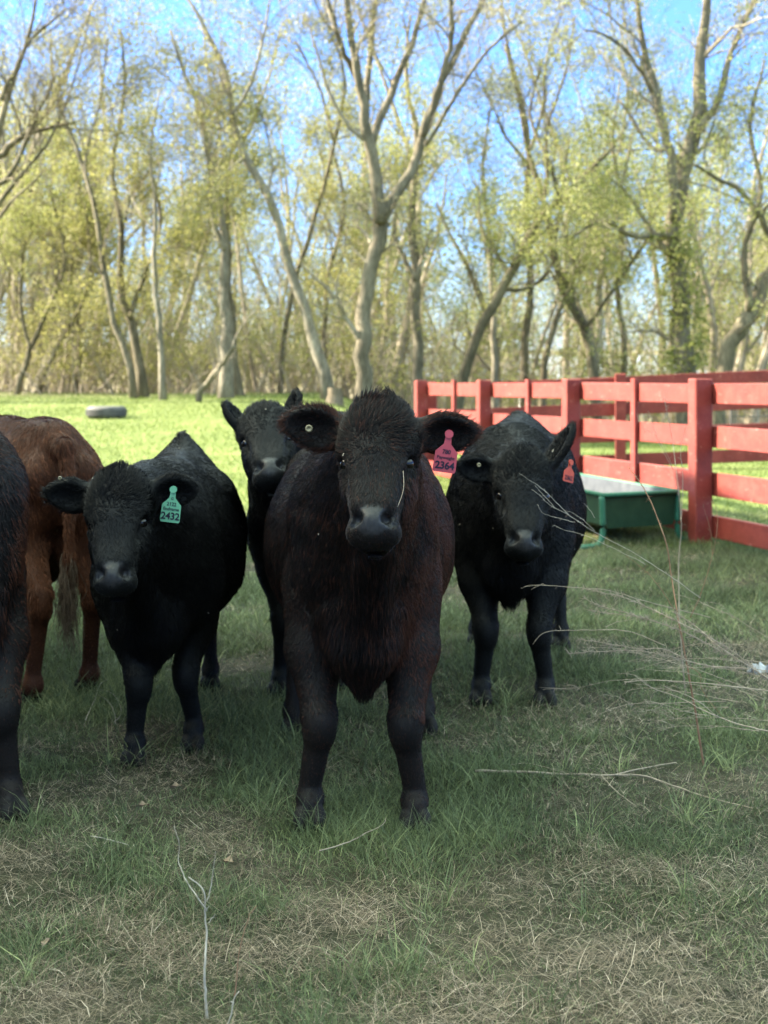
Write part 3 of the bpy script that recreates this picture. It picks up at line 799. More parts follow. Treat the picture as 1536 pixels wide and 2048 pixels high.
# ------------------------------------------------------------------ feeder, tyre, house, added shade caster
def build_feeder():
    a = at(1208, 990, 11.57); zr = a[2]
    b = np.array([2.36, 11.95, zr])
    ax = np.array([-.2366, 1.0, 0]); ax /= np.linalg.norm(ax)          # long axis, away from the camera
    lat = b - a; Wd = np.linalg.norm(lat[:2]); lat = np.array([lat[0], lat[1], 0]) / Wd
    L = 3.9
    root = empty('feed_bunk', (a[0], a[1], 0)); tag(root, 'long green steel feed bunk on tube legs beside the red fence', 'feeder')
    def P(s, l, z): return a * np.array([1, 1, 0]) + ax * s + lat * l + np.array([0, 0, z])
    # cross section: flared trough, with thickness
    zb = zr - .265
    out = [(0.0, zr), (.028, zb + .02), (.045, zb), (Wd - .045, zb), (Wd - .028, zb + .02), (Wd, zr)]
    inn = [(.012, zr), (.040, zb + .028), (.055, zb + .012), (Wd - .055, zb + .012), (Wd - .040, zb + .028), (Wd - .012, zr)]
    sec = out + inn[::-1]
    V = [P(s, l, z) for s in (0, L) for (l, z) in sec]; n = len(sec)
    F = [[k, (k + 1) % n, n + (k + 1) % n, n + k] for k in range(n)]
    local(MB().add(V, np.array(F)).build('trough', [M_FEED], smooth=False), root)
    liner = [(l + .004 * (1 if l < Wd / 2 else -1), z + .004) for (l, z) in inn]
    V = [P(s, l, z) for s in (.01, L - .01) for (l, z) in liner]; n = len(liner)
    F = [[k, k + 1, n + k + 1, n + k] for k in range(n - 1)]
    local(MB().add(V, np.array(F)).build('liner', [M_GALV]), root)
    for s in (-.006, L):
        V = [P(s + t, l, z) for t in (0, .006) for (l, z) in out]; n = len(out)
        local(MB().add(V, [np.array([list(range(n)), list(range(2 * n - 1, n - 1, -1))]), np.array([[k, (k + 1) % n, n + (k + 1) % n, n + k] for k in range(n)])]).build('end_panel', [M_FEED]), root)
    m = MB()
    for l in (-.012, Wd + .012): m.tube([P(-.02, l, zr), P(L + .02, l, zr)], [.018, .018], 8)
    for s in (-.02, L + .02): m.tube([P(s, -.012, zr), P(s, Wd + .012, zr)], [.018, .018], 8)
    local(m.build('rim', M_FEEDTUBE, smooth=True), root)
    for s in (.0, L - .0):
        for l in (-.02, Wd + .02):
            sg = -1 if l < 0 else 1
            pts = [P(s, l, zr - .01), P(s, l - sg * .008, zr - .2), P(s, l - sg * .01, .13), P(s, l + sg * .02, .045), P(s, l + sg * .09, .022), P(s, l + sg * .2, .02)]
            local(MB().tube(resample(pts, 14), [.024] * 14, 8).build('leg', M_FEEDTUBE, smooth=True), root)
build_feeder()

def build_tyre():
    c = at(213, 826, 25.5); c[2] = float(gz(c[0], c[1]))
    root = empty('old_tyre', c); tag(root, 'old grey tyre lying flat in the sunlit grass at left', 'tyre')
    prof = [(.24, .0), (.30, -.01), (.335, .03), (.345, .09), (.335, .16), (.30, .195), (.25, .185), (.205, .165), (.20, .15), (.25, .16), (.30, .15), (.315, .09), (.30, .03), (.24, .012)]
    n = 48; th = np.linspace(0, 2 * math.pi, n, endpoint=False)
    V = np.array([[r * math.cos(t), r * math.sin(t), z + .01] for t in th for (r, z) in prof]); k = len(prof)
    F = [[i * k + j, ((i + 1) % n) * k + j, ((i + 1) % n) * k + (j + 1) % k, i * k + (j + 1) % k] for i in range(n) for j in range(k)]
    MB().add(V, np.array(F)).build('casing', M_RUBBER, root, smooth=True)
    m = MB()
    for i in range(60):
        t = i * 2 * math.pi / 60
        m.box((.346 * math.cos(t), .346 * math.sin(t), .10), (.012, .018, .10), (math.cos(t), math.sin(t), 0))
    m.build('tread', M_RUBBER, root)
build_tyre()

def house(name, label, x0, x1, Y, zb, zw, zr, depth):
    root = empty(name, ((x0 + x1) / 2, Y, zb)); tag(root, label, 'house')
    W = x1 - x0; m = MB().box((0, depth / 2, (zw - zb) / 2), (W, depth, zw - zb)); m.build('wall', M_WHITE, root)
    e = .4; h = zw - zb; hr = zr - zb; t = .12
    V = [(-W / 2 - e, -e, h - .1), (W / 2 + e, -e, h - .1), (W / 2 + e, depth / 2, hr), (-W / 2 - e, depth / 2, hr), (-W / 2 - e, depth + e, h - .1), (W / 2 + e, depth + e, h - .1)]
    V += [(a, b, c + t) for a, b, c in V]
    F = [[0, 3, 2, 1], [3, 4, 5, 2], [6, 7, 8, 9], [9, 8, 11, 10], [0, 1, 7, 6], [4, 10, 11, 5], [0, 6, 9, 3], [3, 9, 10, 4], [1, 2, 8, 7], [2, 5, 11, 8]]
    MB().add(V, np.array(F)).build('roof', M_ROOF, root)
    for k in range(int(W // 2.2)):
        x = -W / 2 + 1.2 + k * 2.2
        w = MB().box((x, -.02, h * .55), (.9, .06, 1.0)); wo = w.build('window', M_WHITE, root)
        MB().box((x, -.056, h * .55), (.72, .012, .82)).build('pane', M_GLASS, wo)
house('farm_house', 'low white house with a grey blue roof far behind the red fence', 6.2, 15.5, 66, -.4, 1.2, 2.5, 7)
house('farm_house', 'small white shed roof glimpsed behind the upright grey brown trunk', 1.0, 3.6, 58, -.4, 1.5, 2.6, 4)

def build_shade_barn():
    """unseen building added left of the camera, sized to shade the herd"""
    x0, x1, y0, y1, h, hr = -22.0, -9.5, -1.0, 14.0, 8.2, 10.8
    root = empty('shade_barn', ((x0 + x1) / 2, (y0 + y1) / 2, 0)); tag(root, 'tall grey board building added unseen left of the camera to shade the herd', 'shade_barn')
    cx, cy = (x0 + x1) / 2, (y0 + y1) / 2; w, l = (x1 - x0) / 2, (y1 - y0) / 2
    V = []; F = []
    prof = [(-w, -.3), (w, -.3), (w, h), (0, hr), (-w, h)]
    V = [(a, s * l, z) for s in (-1, 1) for (a, z) in prof]
    MB().add(V, [np.array([[0, 1, 2, 3, 4], [9, 8, 7, 6, 5]]), np.array([[0, 5, 6, 1], [1, 6, 7, 2], [4, 9, 5, 0], [2, 7, 8, 3], [3, 8, 9, 4]])]).build('wall', M_BARN, root)
    e = .5
    for s in (-1, 1):
        a = np.array([s * (w + e), 0, h - e * (hr - h) / w + .03]); b = np.array([0, 0, hr + .03])
        V = [(p[0], q * (l + e), p[2] + t) for t in (0, .12) for (p, q) in ((a, -1), (a, 1), (b, 1), (b, -1))]
        F = [[0, 1, 2, 3], [7, 6, 5, 4], [0, 4, 5, 1], [1, 5, 6, 2], [2, 6, 7, 3], [3, 7, 4, 0]]
        MB().add(V, np.array(F)).build('roof', M_ROOF, root)
    d = MB()
    for y in np.arange(-l + .2, l, .32): d.box((w + .012, y, h / 2 - .1), (.024, .05, h - .3))
    d.build('batten', M_BARN, root)
    MB().box((w + .04, 1, 2.1), (.08, 4.0, 4.2)).build('door', M_RED, root)
build_shade_barn()
#@@COWS
# ------------------------------------------------------------------ cattle: one continuous surface per animal
def unit(v):
    v = np.asarray(v, float); return v / np.linalg.norm(v)

class Field:
    """signed distance field of blended ellipsoids and tapered limbs, turned into one mesh"""
    def __init__(s, h): s.p = []; s.h = h
    def ell(s, c, r, axes=None, k=.04, reg='trunk', sub=False):
        A = np.eye(3) if axes is None else np.array([unit(a) for a in axes])
        s.p.append(('e', np.array(c, float), np.array(r, float), A, k, reg, sub))
    def cone(s, a, b, ra, rb, k=.03, reg='leg', sub=False):
        s.p.append(('c', np.array(a, float), np.array(b, float), (ra, rb), k, reg, sub))
    def chain(s, pts, k=.025, reg='leg'):
        for (a, ra), (b, rb) in zip(pts[:-1], pts[1:]): s.cone(a, b, ra, rb, k, reg)
    @staticmethod
    def dist(q, X):
        if q[0] == 'e':
            _, c, r, A, *_ = q
            L = (X - c) @ A.T
            k0 = np.sqrt(((L / r) ** 2).sum(-1)); k1 = np.sqrt(((L / (r * r)) ** 2).sum(-1))
            return k0 * (k0 - 1) / np.maximum(k1, 1e-6)
        _, a, b, (ra, rb), *_ = q
        ba = b - a; t = np.clip(((X - a) @ ba) / (ba @ ba), 0, 1)
        return np.linalg.norm(X - a - t[..., None] * ba, axis=-1) - (ra + (rb - ra) * t)
    def bbox(s, q):
        if q[0] == 'e':
            e = np.sqrt(((q[3] * q[2][:, None]) ** 2).sum(0)); return q[1] - e, q[1] + e
        r = max(q[3]); return np.minimum(q[1], q[2]) - r, np.maximum(q[1], q[2]) + r
    def mesh(s):
        bb = [s.bbox(q) for q in s.p if not q[-1]]
        lo = np.min([b[0] for b in bb], 0) - 3 * s.h; hi = np.max([b[1] for b in bb], 0) + 3 * s.h
        n = np.ceil((hi - lo) / s.h).astype(int) + 1
        Fd = np.full(n, .5, np.float32)
        for q in s.p:
            k = q[4]; a, b = s.bbox(q); m = k * 1.2 + 2 * s.h
            i0 = np.clip(np.floor((a - m - lo) / s.h).astype(int), 0, n - 1); i1 = np.clip(np.ceil((b + m - lo) / s.h).astype(int) + 1, 1, n)
            g = [lo[d] + s.h * np.arange(i0[d], i1[d]) for d in range(3)]
            X = np.stack(np.meshgrid(*g, indexing='ij'), -1)
            d = s.dist(q, X).astype(np.float32)
            sl = tuple(slice(i0[t], i1[t]) for t in range(3)); f = Fd[sl]
            if q[-1]:
                hh = np.maximum(k - np.abs(f + d), 0) / k; Fd[sl] = np.maximum(f, -d) + hh * hh * k * .25
            else:
                hh = np.maximum(k - np.abs(f - d), 0) / k; Fd[sl] = np.minimum(f, d) - hh * hh * k * .25
        # naive surface nets
        ins = Fd < 0
        c = np.zeros(n - 1, np.int8)
        offs = [(i, j, k) for i in (0, 1) for j in (0, 1) for k in (0, 1)]
        sl = lambda o: tuple(slice(o[d], n[d] - 1 + o[d]) for d in range(3))
        for o in offs: c += ins[sl(o)]
        act = (c > 0) & (c < 8)
        I = np.argwhere(act); vid = np.full(n - 1, -1, np.int64); vid[act] = np.arange(len(I))
        val = {o: Fd[tuple((I + o).T)] for o in offs}
        acc = np.zeros((len(I), 3)); cnt = np.zeros(len(I))
        for o in offs:
            for d in range(3):
                if o[d]: continue
                o2 = list(o); o2[d] = 1; o2 = tuple(o2)
                v0, v1 = val[o], val[o2]; x = (v0 < 0) != (v1 < 0)
                t = np.where(x, v0 / np.where(x, v0 - v1, 1), 0)
                P = np.array(o, float)[None] + 0 * acc; P[:, d] = t
                acc[x] += P[x]; cnt[x] += 1
        V = lo + s.h * (I + acc / cnt[:, None])
        Fs = []
        for d in range(3):
            e, f = (d + 1) % 3, (d + 2) % 3
            a = [slice(None)] * 3; b = [slice(None)] * 3
            a[d] = slice(0, n[d] - 1); b[d] = slice(1, n[d])
            A_, B_ = ins[tuple(a)], ins[tuple(b)]
            E = np.argwhere(A_ != B_)
            ok = (E[:, e] > 0) & (E[:, f] > 0) & (E[:, e] < n[e] - 1) & (E[:, f] < n[f] - 1); E = E[ok]
            q = []
            for (de, df) in ((-1, -1), (0, -1), (0, 0), (-1, 0)):
                c2 = E.copy(); c2[:, e] += de; c2[:, f] += df; q.append(vid[tuple(c2.T)])
            q = np.stack(q, 1); fl = ~A_[tuple(E.T)]
            q[fl] = q[fl][:, ::-1]
            Fs.append(q)
        F = np.concatenate(Fs)
        best = np.full(len(V), 9.0); reg = np.zeros(len(V), int); names = [q[5] for q in s.p]
        for k, q in enumerate(s.p):
            d = s.dist(q, V)
            if q[-1]: d = np.abs(d) + .002
            m = d < best; best[m] = d[m]; reg[m] = k
        return V, F, np.array(names)[reg]

def vert_normals(V, F):
    fn = np.cross(V[F[:, 2]] - V[F[:, 0]], V[F[:, 3]] - V[F[:, 1]])
    N = np.zeros_like(V)
    for k in range(4): np.add.at(N, F[:, k], fn)
    return N / (np.linalg.norm(N, axis=1, keepdims=True) + 1e-12), fn

def strands(name, P, Rr, tint, m, root):
    """P (N, n, 3) world points of hairs, Rr root radius (N,)"""
    N, n, _ = P.shape
    hc = bpy.data.hair_curves.new(name)
    hc.add_curves([n] * N)
    hc.attributes['position'].data.foreach_set('vector', (P - np.array(root.location)).astype(np.float32).ravel())
    ra = hc.attributes.get('radius') or hc.attributes.new('radius', 'FLOAT', 'POINT')
    ra.data.foreach_set('value', (Rr[:, None] * np.linspace(1, .25, n)[None]).astype(np.float32).ravel())
    a = hc.attributes.new('tint', 'FLOAT', 'CURVE'); a.data.foreach_set('value', tint.astype(np.float32))
    hc.materials.append(m)
    o = bpy.data.objects.new(name, hc); COL.objects.link(o); o.parent = root
    return o

# region: hair per square metre (relative), length, lift off the skin
FUR = {'trunk': (1, .019, .24), 'neck': (1.1, .023, .26), 'brisket': (1.2, .040, .25), 'leg': (1.2, .012, .22), 'shank': (1.3, .0055, .2), 'hind': (1.0, .022, .3), 'skull': (2.2, .030, .30), 'poll': (2.4, .038, .58),
       'face': (1.8, .010, .16), 'jaw': (1.6, .018, .25), 'muzzle': (1.4, .005, .2), 'nose': (1.4, .005, .2), 'hoof': (0, 0, 0), 'ear': (2.2, .016, .45), 'tail': (2, .022, .3), 'eyehole': (0, 0, 0), 'scur': (0, 0, 0)}

def cow(spec):
    S = spec['S']; base = np.array([*spec['chest'], 0.0]); ax = unit([*spec['ax'], 0]); lat = np.array([ax[1], -ax[0], 0.0])   # lat = to the picture's right when ax points away
    hw = spec['hw']; gb = float(gz(base[0], base[1]))
    def P(s, l, z): return base + ax * s * S + lat * l + np.array([0, 0, z * S])
    root = empty('cow', (base[0], base[1], gb)); tag(root, spec['label'], 'cow', 'cattle in the pasture')
    up = np.array([0, 0, 1.0]); A3 = [lat, ax, up]
    B = Field(spec.get('h', .009))
    cw = spec.get('cw', .21)
    # trunk
    B.ell(P(.12, 0, .80), (cw, .30 * S, .32 * S), A3, .08)
    for s in (-1, 1):
        B.ell(P(.14, s * (cw - .085), .76), (.105, .19 * S, .28 * S), A3, .08)
    B.ell(P(.66, 0, .77), (hw, .58 * S, .345 * S), A3, .10)
    B.ell(P(.80, 0, .68), (hw * .92, .42 * S, .28 * S), A3, .10)
    B.ell(P(1.15, 0, .88), (hw * .80, .30 * S, .25 * S), A3, .10)
    B.cone(P(.05, 0, 1.03), P(.55, 0, 1.02), .085 * S, .085 * S, .10, 'trunk')
    B.cone(P(.55, 0, 1.02), P(1.30, 0, 1.06), .085 * S, .075 * S, .10, 'trunk')
    for s in (-1, 1):
        B.ell(P(1.02, s * hw * .58, .95), (.06, .10, .07), A3, .10)           # hook bones
        B.ell(P(1.40, s * .10, .92), (.06, .06, .07), A3, .07)                # pin bones
    # head frame
    po, mu = np.array(spec['poll']), np.array(spec['muzzle'])
    u = unit(mu - po); HL = np.linalg.norm(mu - po); q = HL / .46 * spec.get('hs', 1.0)
    r = np.array([math.cos(spec.get('yaw', 0)), math.sin(spec.get('yaw', 0)), spec.get('roll', 0)]); r = unit(r - u * (r @ u)); f = np.cross(u, r)
    H3 = [r, f, u]
    def H(a, b, c): return po + (r * a + f * b) * q + u * c * HL / .46
    # neck and brisket
    hb = H(0, -.13, .10)
    B.cone(P(-.02, 0, .93), hb, .19 * S, .105 * q, .10, 'neck')
    B.cone(P(-.04, 0, .74), H(0, -.15, .22), .15 * S, .065 * q, .10, 'neck')
    B.cone(P(.02, 0, 1.02), H(0, -.11, .03), .10 * S, .07 * q, .10, 'neck')
    bz = spec.get('brisket', .40)
    B.ell(P(-.06, 0, bz + .20), (.115, .14 * S, .17 * S), A3, .06, 'brisket')
    B.cone(P(-.12, 0, bz + .14), P(-.10, 0, bz + .022), .080, .030, .05, 'brisket')
    B.cone(H(0, -.17, .24), P(-.13, 0, bz + .16), .03, .06, .07, 'brisket')
    # legs
    for (s, foot) in zip((-1, 1), spec['front']):
        fx = np.array([foot[0], foot[1], float(gz(*foot))]); kn = foot[2] if len(foot) > 2 else .02
        sh = P(.10, s * (cw - .075), .66)
        el = sh * .35 + np.array([fx[0], fx[1], 0]) * .65; el[2] = .50 * S; el = el + ax * .03
        knee = fx * .85 + np.array([sh[0], sh[1], 0]) * .15 - lat * s * kn - ax * spec.get('kfwd', .02); knee[2] = fx[2] + .30 * S
        fet = fx + ax * .03 + up * .075 * S; 
        B.cone(sh, el, .112 * S, .082 * S, .07)
        B.cone(el, knee + up * .04, .080 * S, .047 * S, .04)
        B.ell(knee - ax * .012 - lat * s * .006, (.046 * S, .052 * S, .056 * S), A3, .045, 'shank')
        B.cone(knee - up * .04, fet + up * .04, .040 * S, .033 * S, .035, 'shank')
        B.ell(fet, (.038 * S, .043 * S, .038 * S), A3, .02, 'shank')
        B.cone(fet, fx + up * .065, .036 * S, .035 * S, .02, 'shank')
        for t in (-1, 1):
            B.ell(fx + lat * t * .024 * S - ax * .018 + up * .024 * S, (.0255 * S, .055 * S, .042 * S), A3, .008, 'hoof')
            B.ell(fet + lat * t * .022 * S + ax * .05 * S - up * .01, (.014, .016, .016), A3, .01)
    for (s, foot) in zip((-1, 1), spec['hind']):
        fx = np.array([foot[0], foot[1], float(gz(*foot))])
        hip = P(1.18, s * hw * .50, .78); st = P(.98, s * hw * .62, .60)
        hock = fx + ax * .10 * S + lat * s * -.01; hock[2] = fx[2] + .42 * S
        fet = fx + ax * .03 + up * .085 * S
        B.ell(P(1.18, s * hw * .50, .74), (.115 * S, .21 * S, .27 * S), A3, .08, 'hind')
        B.cone(hip, st, .15 * S, .11 * S, .07, 'hind')
        B.cone(P(1.24, s * hw * .45, .62), hock + up * .04, .10 * S, .043 * S, .06, 'hind')
        B.ell(hock, (.043 * S, .06 * S, .07 * S), A3, .03, 'leg')
        B.cone(hock - up * .03, fet + up * .04, .037 * S, .030 * S, .03, 'shank')
        B.ell(fet, (.040 * S, .045 * S, .040 * S), A3, .03, 'shank')
        B.cone(fet, fx + up * .065, .036 * S, .035 * S, .02, 'shank')
        for t in (-1, 1):
            B.ell(fx + lat * t * .024 * S - ax * .018 + up * .024 * S, (.0255 * S, .055 * S, .042 * S), A3, .008, 'hoof')
    # tail
    tb = P(1.40, 0, 1.04); sw = spec.get('swing', 0)
    tl = [(tb, .045 * S), (tb + ax * .08 + up * .0, .030), (P(1.53, sw * .2, .86), .020), (P(1.53, sw * .6, .60), .014), (P(1.52, sw, .46), .012)]
    B.chain(tl, .03, 'tail')
    th_ = spec.get('tailhead', 0)
    if th_: B.cone(P(1.30, 0, 1.03), P(1.34, 0, 1.06) + up * (th_ + .03), .085, .012, .13, 'trunk')
    # head
    B.ell(H(0, -.075, .10), np.array((.108, .095, .125)) * q, H3, .04, 'skull')
    B.ell(H(0, -.02, .12), np.array((.098, .055, .125)) * q, H3, .04, 'skull')
    B.ell(H(0, -.05, .015), np.array((.072, .062, .052)) * q, H3, .04, 'poll')
    B.cone(H(0, -.055, .19), H(0, -.058, .36), .078 * q, .064 * q, .04, 'face')
    for s in (-1, 1):
        B.ell(H(s * .058, -.115, .22), np.array((.048, .085, .115)) * q, H3, .04, 'jaw')
        B.ell(H(s * .086, -.036, .145), np.array((.028, .030, .036)) * q, H3, .025, 'skull')
        B.cone(H(s * .104, -.070, .165), H(s * .080, -.012, .168), .012 * q, .012 * q, .012, 'skull')
        B.cone(H(s * .102, -.070, .205), H(s * .078, -.018, .206), .011 * q, .010 * q, .012, 'face')
        B.cone(H(s * .05, -.02, .22), H(s * .04, -.015, .34), .022 * q, .018 * q, .04, 'face')
    B.cone(H(0, -.15, .20), H(0, -.115, .40), .062 * q, .044 * q, .04, 'jaw')
    B.ell(H(0, -.062, .405), np.array((.066, .050, .042)) * q, H3, .03, 'muzzle')
    for s in (-1, 1): B.ell(H(s * .042, -.064, .408), np.array((.034, .041, .033)) * q, H3, .02, 'muzzle')
    B.ell(H(0, -.030, .395), np.array((.055, .045, .034)) * q, H3, .018, 'nose')
    B.ell(H(0, -.045, .418), np.array((.036, .042, .036)) * q, H3, .018, 'nose')
    B.ell(H(0, -.108, .430), np.array((.042, .036, .030)) * q, H3, .015, 'muzzle')
    for s in (-1, 1):
        n3 = [unit(r * .8 + u * .5 * s), f, unit(u * .8 - r * .5 * s)]
        B.ell(H(s * .042, .004, .390), np.array((.0155, .040, .023)) * q, n3, .006, 'eyehole', True)
        B.ell(H(s * .054, -.004, .405), np.array((.014, .034, .010)) * q, H3, .006, 'eyehole', True)
        B.ell(H(s * .108, -.040, .182), np.array((.021, .028, .015)) * q, H3, .010, 'eyehole', True)
        B.ell(H(s * .085, -.028, .235), np.array((.014, .016, .035)) * q, [unit(r + u * .25 * s), f, unit(u - r * .25 * s)], .02, 'face', True)
    B.ell(H(0, -.100, .452), np.array((.085, .040, .005)) * q, [r, unit(f + u * .5), unit(u - f * .5)], .008, 'muzzle', True)
    if spec.get('scur'): B.ell(H(*spec['scur']), np.array((.017, .017, .016)) * q, H3, .008, 'scur')
    for (s, d, nn, L, W) in zip((-1, 1), spec['eard'], spec['earn'], spec.get('earl', (.18, .18)), spec.get('earw', (.055, .055))):
        d = unit(d); nn = np.array(nn, float); nn = unit(nn - d * (nn @ d)); w = np.cross(nn, d)
        b0 = H(s * .088, -.085, .055)
        B.cone(b0, b0 + d * .05, .040 * q, .030 * q, .03, 'ear')
        c = b0 + d * (L * .55)
        c1_ = b0 + d * (L * .46)
        B.ell(c1_, (L * .42, W, .024), [d, w, nn], .025, 'ear')
        B.ell(b0 + d * (L * .70), (L * .36, W * .62, .020), [d, w, nn], .03, 'ear')
        B.ell(c1_ + nn * .024 + d * .012, (L * .37, W * .74, .024), [d, w, nn], .012, 'ear', True)
        B.ell(b0 + d * (L * .70) + nn * .021, (L * .27, W * .42, .018), [d, w, nn], .012, 'ear', True)
    V, F, reg = B.mesh()
    Nn, fn = vert_normals(V, F)
    V = V + Nn * (.0045 * nz((V @ lat) * 1.0 + .25 * V[:, 1], V[:, 2] * .35, 17, 61) * (reg == 'neck'))[:, None] + Nn * (.0045 * nz(V[:, 1] + V[:, 0], V[:, 2] * .5, 9, 62) * (reg == 'trunk'))[:, None]
    V = V + Nn * (.0025 * np.sin(V[:, 0] * 31 + 2 * np.sin(V[:, 2] * 23)) * np.sin(V[:, 2] * 17 + 2.1 * V[:, 1] * 9) * ((reg == 'trunk') | (reg == 'neck')))[:, None]
    hide, coat = HIDE[spec['coat']]
    fr = reg[F[:, 0]]
    mi = np.where(fr == 'nose', 1, np.where(fr == 'hoof', 2, np.where(fr == 'scur', 3, 0)))
    HV = ((V - po) @ np.stack([r, f, u], 1)) / q
    wet = (1 - sstep(.85, 1.12, np.sqrt((HV[:, 0] / np.interp(HV[:, 2], [.36, .40, .44, .46], [.060, .066, .038, .034])) ** 2 + ((HV[:, 2] - .402) / .044) ** 2))) * sstep(-.085, -.06, HV[:, 1])
    mi = np.where(mi == 1, 0, mi)
    body = new_mesh('body', V, F, [hide, M_NOSE, M_HOOF, M_SCUR], smooth=True, mi=mi)
    wa = body.data.attributes.new('wet', 'FLOAT', 'POINT'); wa.data.foreach_set('value', wet.astype(np.float32))
    local(body, root)
    # eyes
    for s in (-1, 1):
        c = H(s * .086, -.048, .185); R = .0225 * q
        m = MB(); n = 12; th = np.linspace(0, math.pi, n); ph = np.linspace(0, 2 * math.pi, 16, endpoint=False)
        Vs = np.array([[R * math.sin(a) * math.cos(b), R * math.sin(a) * math.sin(b), R * math.cos(a)] for a in th for b in ph]) + c
        Fq = [[i * 16 + j, i * 16 + (j + 1) % 16, (i + 1) * 16 + (j + 1) % 16, (i + 1) * 16 + j] for i in range(n - 1) for j in range(16)]
        local(MB().add(Vs, np.array(Fq)).build('eye', M_EYE, smooth=True), root)
    # coat
    NH = int(spec.get('hairs', 60000))
    area = np.linalg.norm(fn, axis=1) / 2
    vis = spec.get('vis')
    dens = np.array([FUR[x][0] for x in fr]) * area
    ctr = V[F].mean(1); nrm = fn / (np.linalg.norm(fn, axis=1, keepdims=True) + 1e-12)
    face = ((np.array([0, 0, CAM_H]) - ctr) * nrm).sum(1) > -.35 * np.linalg.norm(ctr - np.array([0, 0, CAM_H]), axis=1)
    dens = dens * np.where(face, 1, .15) * (1 - wet[F[:, 0]] > .35)
    pick = rng.choice(len(F), NH, p=dens / dens.sum())
    a, b = rng.uniform(0, 1, (2, NH, 1))
    Q = V[F[pick]]
    p = (Q[:, 0] * (1 - a) + Q[:, 1] * a) * (1 - b) + (Q[:, 3] * (1 - a) + Q[:, 2] * a) * b
    NN = Nn[F[pick]]
    n_ = unit_rows((NN[:, 0] * (1 - a) + NN[:, 1] * a) * (1 - b) + (NN[:, 3] * (1 - a) + NN[:, 2] * a) * b)
    rg = fr[pick]
    ln = np.array([FUR[x][1] for x in rg]) * spec.get('fur', 1.0) * rng.uniform(.6, 1.25, NH); lift = np.array([FUR[x][2] for x in rg])
    sw2_ = np.stack([nz(p[:, 0] + p[:, 1] * .3, p[:, 2], 60, 54), nz(p[:, 1] + p[:, 0], p[:, 2] - p[:, 0] * .5, 90, 55)], 1)
    # lie of the hair
    t = np.tile(ax * .55 - up * .85, (NH, 1))
    hp = ((p - po) @ np.stack([r, f, u], 1)) / q
    m = np.isin(rg, ['skull', 'poll'])
    out = np.sign(hp[:, 0])[:, None] * r * np.clip(np.abs(hp[:, 0:1]) * 9, 0, 1.1)
    t[m] = (-u * np.clip(.19 - hp[:, 2:3], -.05, .2) * 6 + out + f * .1)[m]
    m2 = rg == 'poll'; t[m2] = (-u * .9 + f * .55 + out * .9)[m2]
    m = np.isin(rg, ['face', 'muzzle', 'nose']); t[m] = (u * 1.0 + out * .35)[m]
    m = rg == 'jaw'; t[m] = (u * .5 - f * .7 + out * .2)[m]
    m = rg == 'brisket'; t[m] = -up * 1.0 + ax * .15
    m = rg == 'ear'
    side = (hp[:, 0] > 0).astype(int)
    dd = np.array([unit(spec['eard'][0]), unit(spec['eard'][1])])[side]
    eb = np.array([H(-.088, -.085, .055), H(.088, -.085, .055)])[side]
    rel = p - eb; al = (rel * dd).sum(1); rad = rel - dd * al[:, None]
    EL = np.array(spec.get('earl', (.18, .18)))[side]; EW = np.array(spec.get('earw', (.055, .055)))[side]
    t[m] = (dd * .7 + rad * 12)[m]
    edge = np.sqrt(np.clip((al - EL * .55) / (EL * .5), -1, 1) ** 2 + (np.linalg.norm(rad, axis=1) / EW) ** 2)
    ln = np.where(rg == 'skull', ln * (1 - .65 * sstep(.09, .17, hp[:, 2])), ln); ln = np.where(rg == 'poll', ln * spec.get('tuft', .8) * (1.15 - 7 * np.abs(hp[:, 0])).clip(.35, 1.2) * (.8 + .5 * sw2_[:, 1]).clip(.4, 1.4), ln)
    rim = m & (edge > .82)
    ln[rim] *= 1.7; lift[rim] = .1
    ln[m & ~rim] *= .7
    # swirls and clumps
    ps = p * 1.0
    sw1 = np.stack([nz(ps[:, 0] + ps[:, 1] * .3, ps[:, 2], 13, 51), nz(ps[:, 1], ps[:, 2] - ps[:, 0] * .5, 13, 52), nz(ps[:, 0] + ps[:, 1], ps[:, 2], 15, 53)], 1)
    sw2 = np.stack([nz(ps[:, 0] + ps[:, 1] * .3, ps[:, 2], 60, 54), nz(ps[:, 1], ps[:, 2] - ps[:, 0] * .5, 60, 55), nz(ps[:, 0] + ps[:, 1], ps[:, 2], 66, 56)], 1)
    amp = np.where(np.isin(rg, ['skull']), .55, np.where(rg == 'poll', .5, np.where(rg == 'ear', .2, .28)))[:, None]
    t = t + sw1 * amp + sw2 * amp * .8 + rng.normal(0, .13, (NH, 3))
    t = t - n_ * (t * n_).sum(1, keepdims=True); t = unit_rows(t)
    d0 = unit_rows(n_ * lift[:, None] + t * (1 - lift)[:, None]); d1 = unit_rows(d0 + t * .5 - up * .15)
    if True:
        mp = (rg == 'poll')[:, None]; d1 = np.where(mp, unit_rows(d0 + t * .2 + sw2 * .5), d1)
    pts = np.stack([p - n_ * .002, p + d0 * (ln * .33)[:, None], p + (d0 * .33 + (d0 + d1) / 2 * .33) * ln[:, None], p + (d0 * .33 + (d0 + d1) / 2 * .33 + d1 * .36) * ln[:, None]], 1)
    cs = np.where(np.isin(rg, ['skull', 'poll', 'brisket']), .011, np.where(np.isin(rg, ['face', 'muzzle', 'ear', 'shank', 'leg']), .006, .014))[:, None]
    key = np.floor((p + .25 * cs * sw2) / cs).astype(np.int64)
    hk = key[:, 0] * 73856093 ^ key[:, 1] * 19349663 ^ key[:, 2] * 83492791
    _, inv = np.unique(hk, return_inverse=True); cn = np.bincount(inv).astype(float)
    amt = np.where(np.isin(rg, ['skull', 'poll', 'brisket']), .52, np.where(np.isin(rg, ['trunk', 'neck', 'hind']), .36, .3))
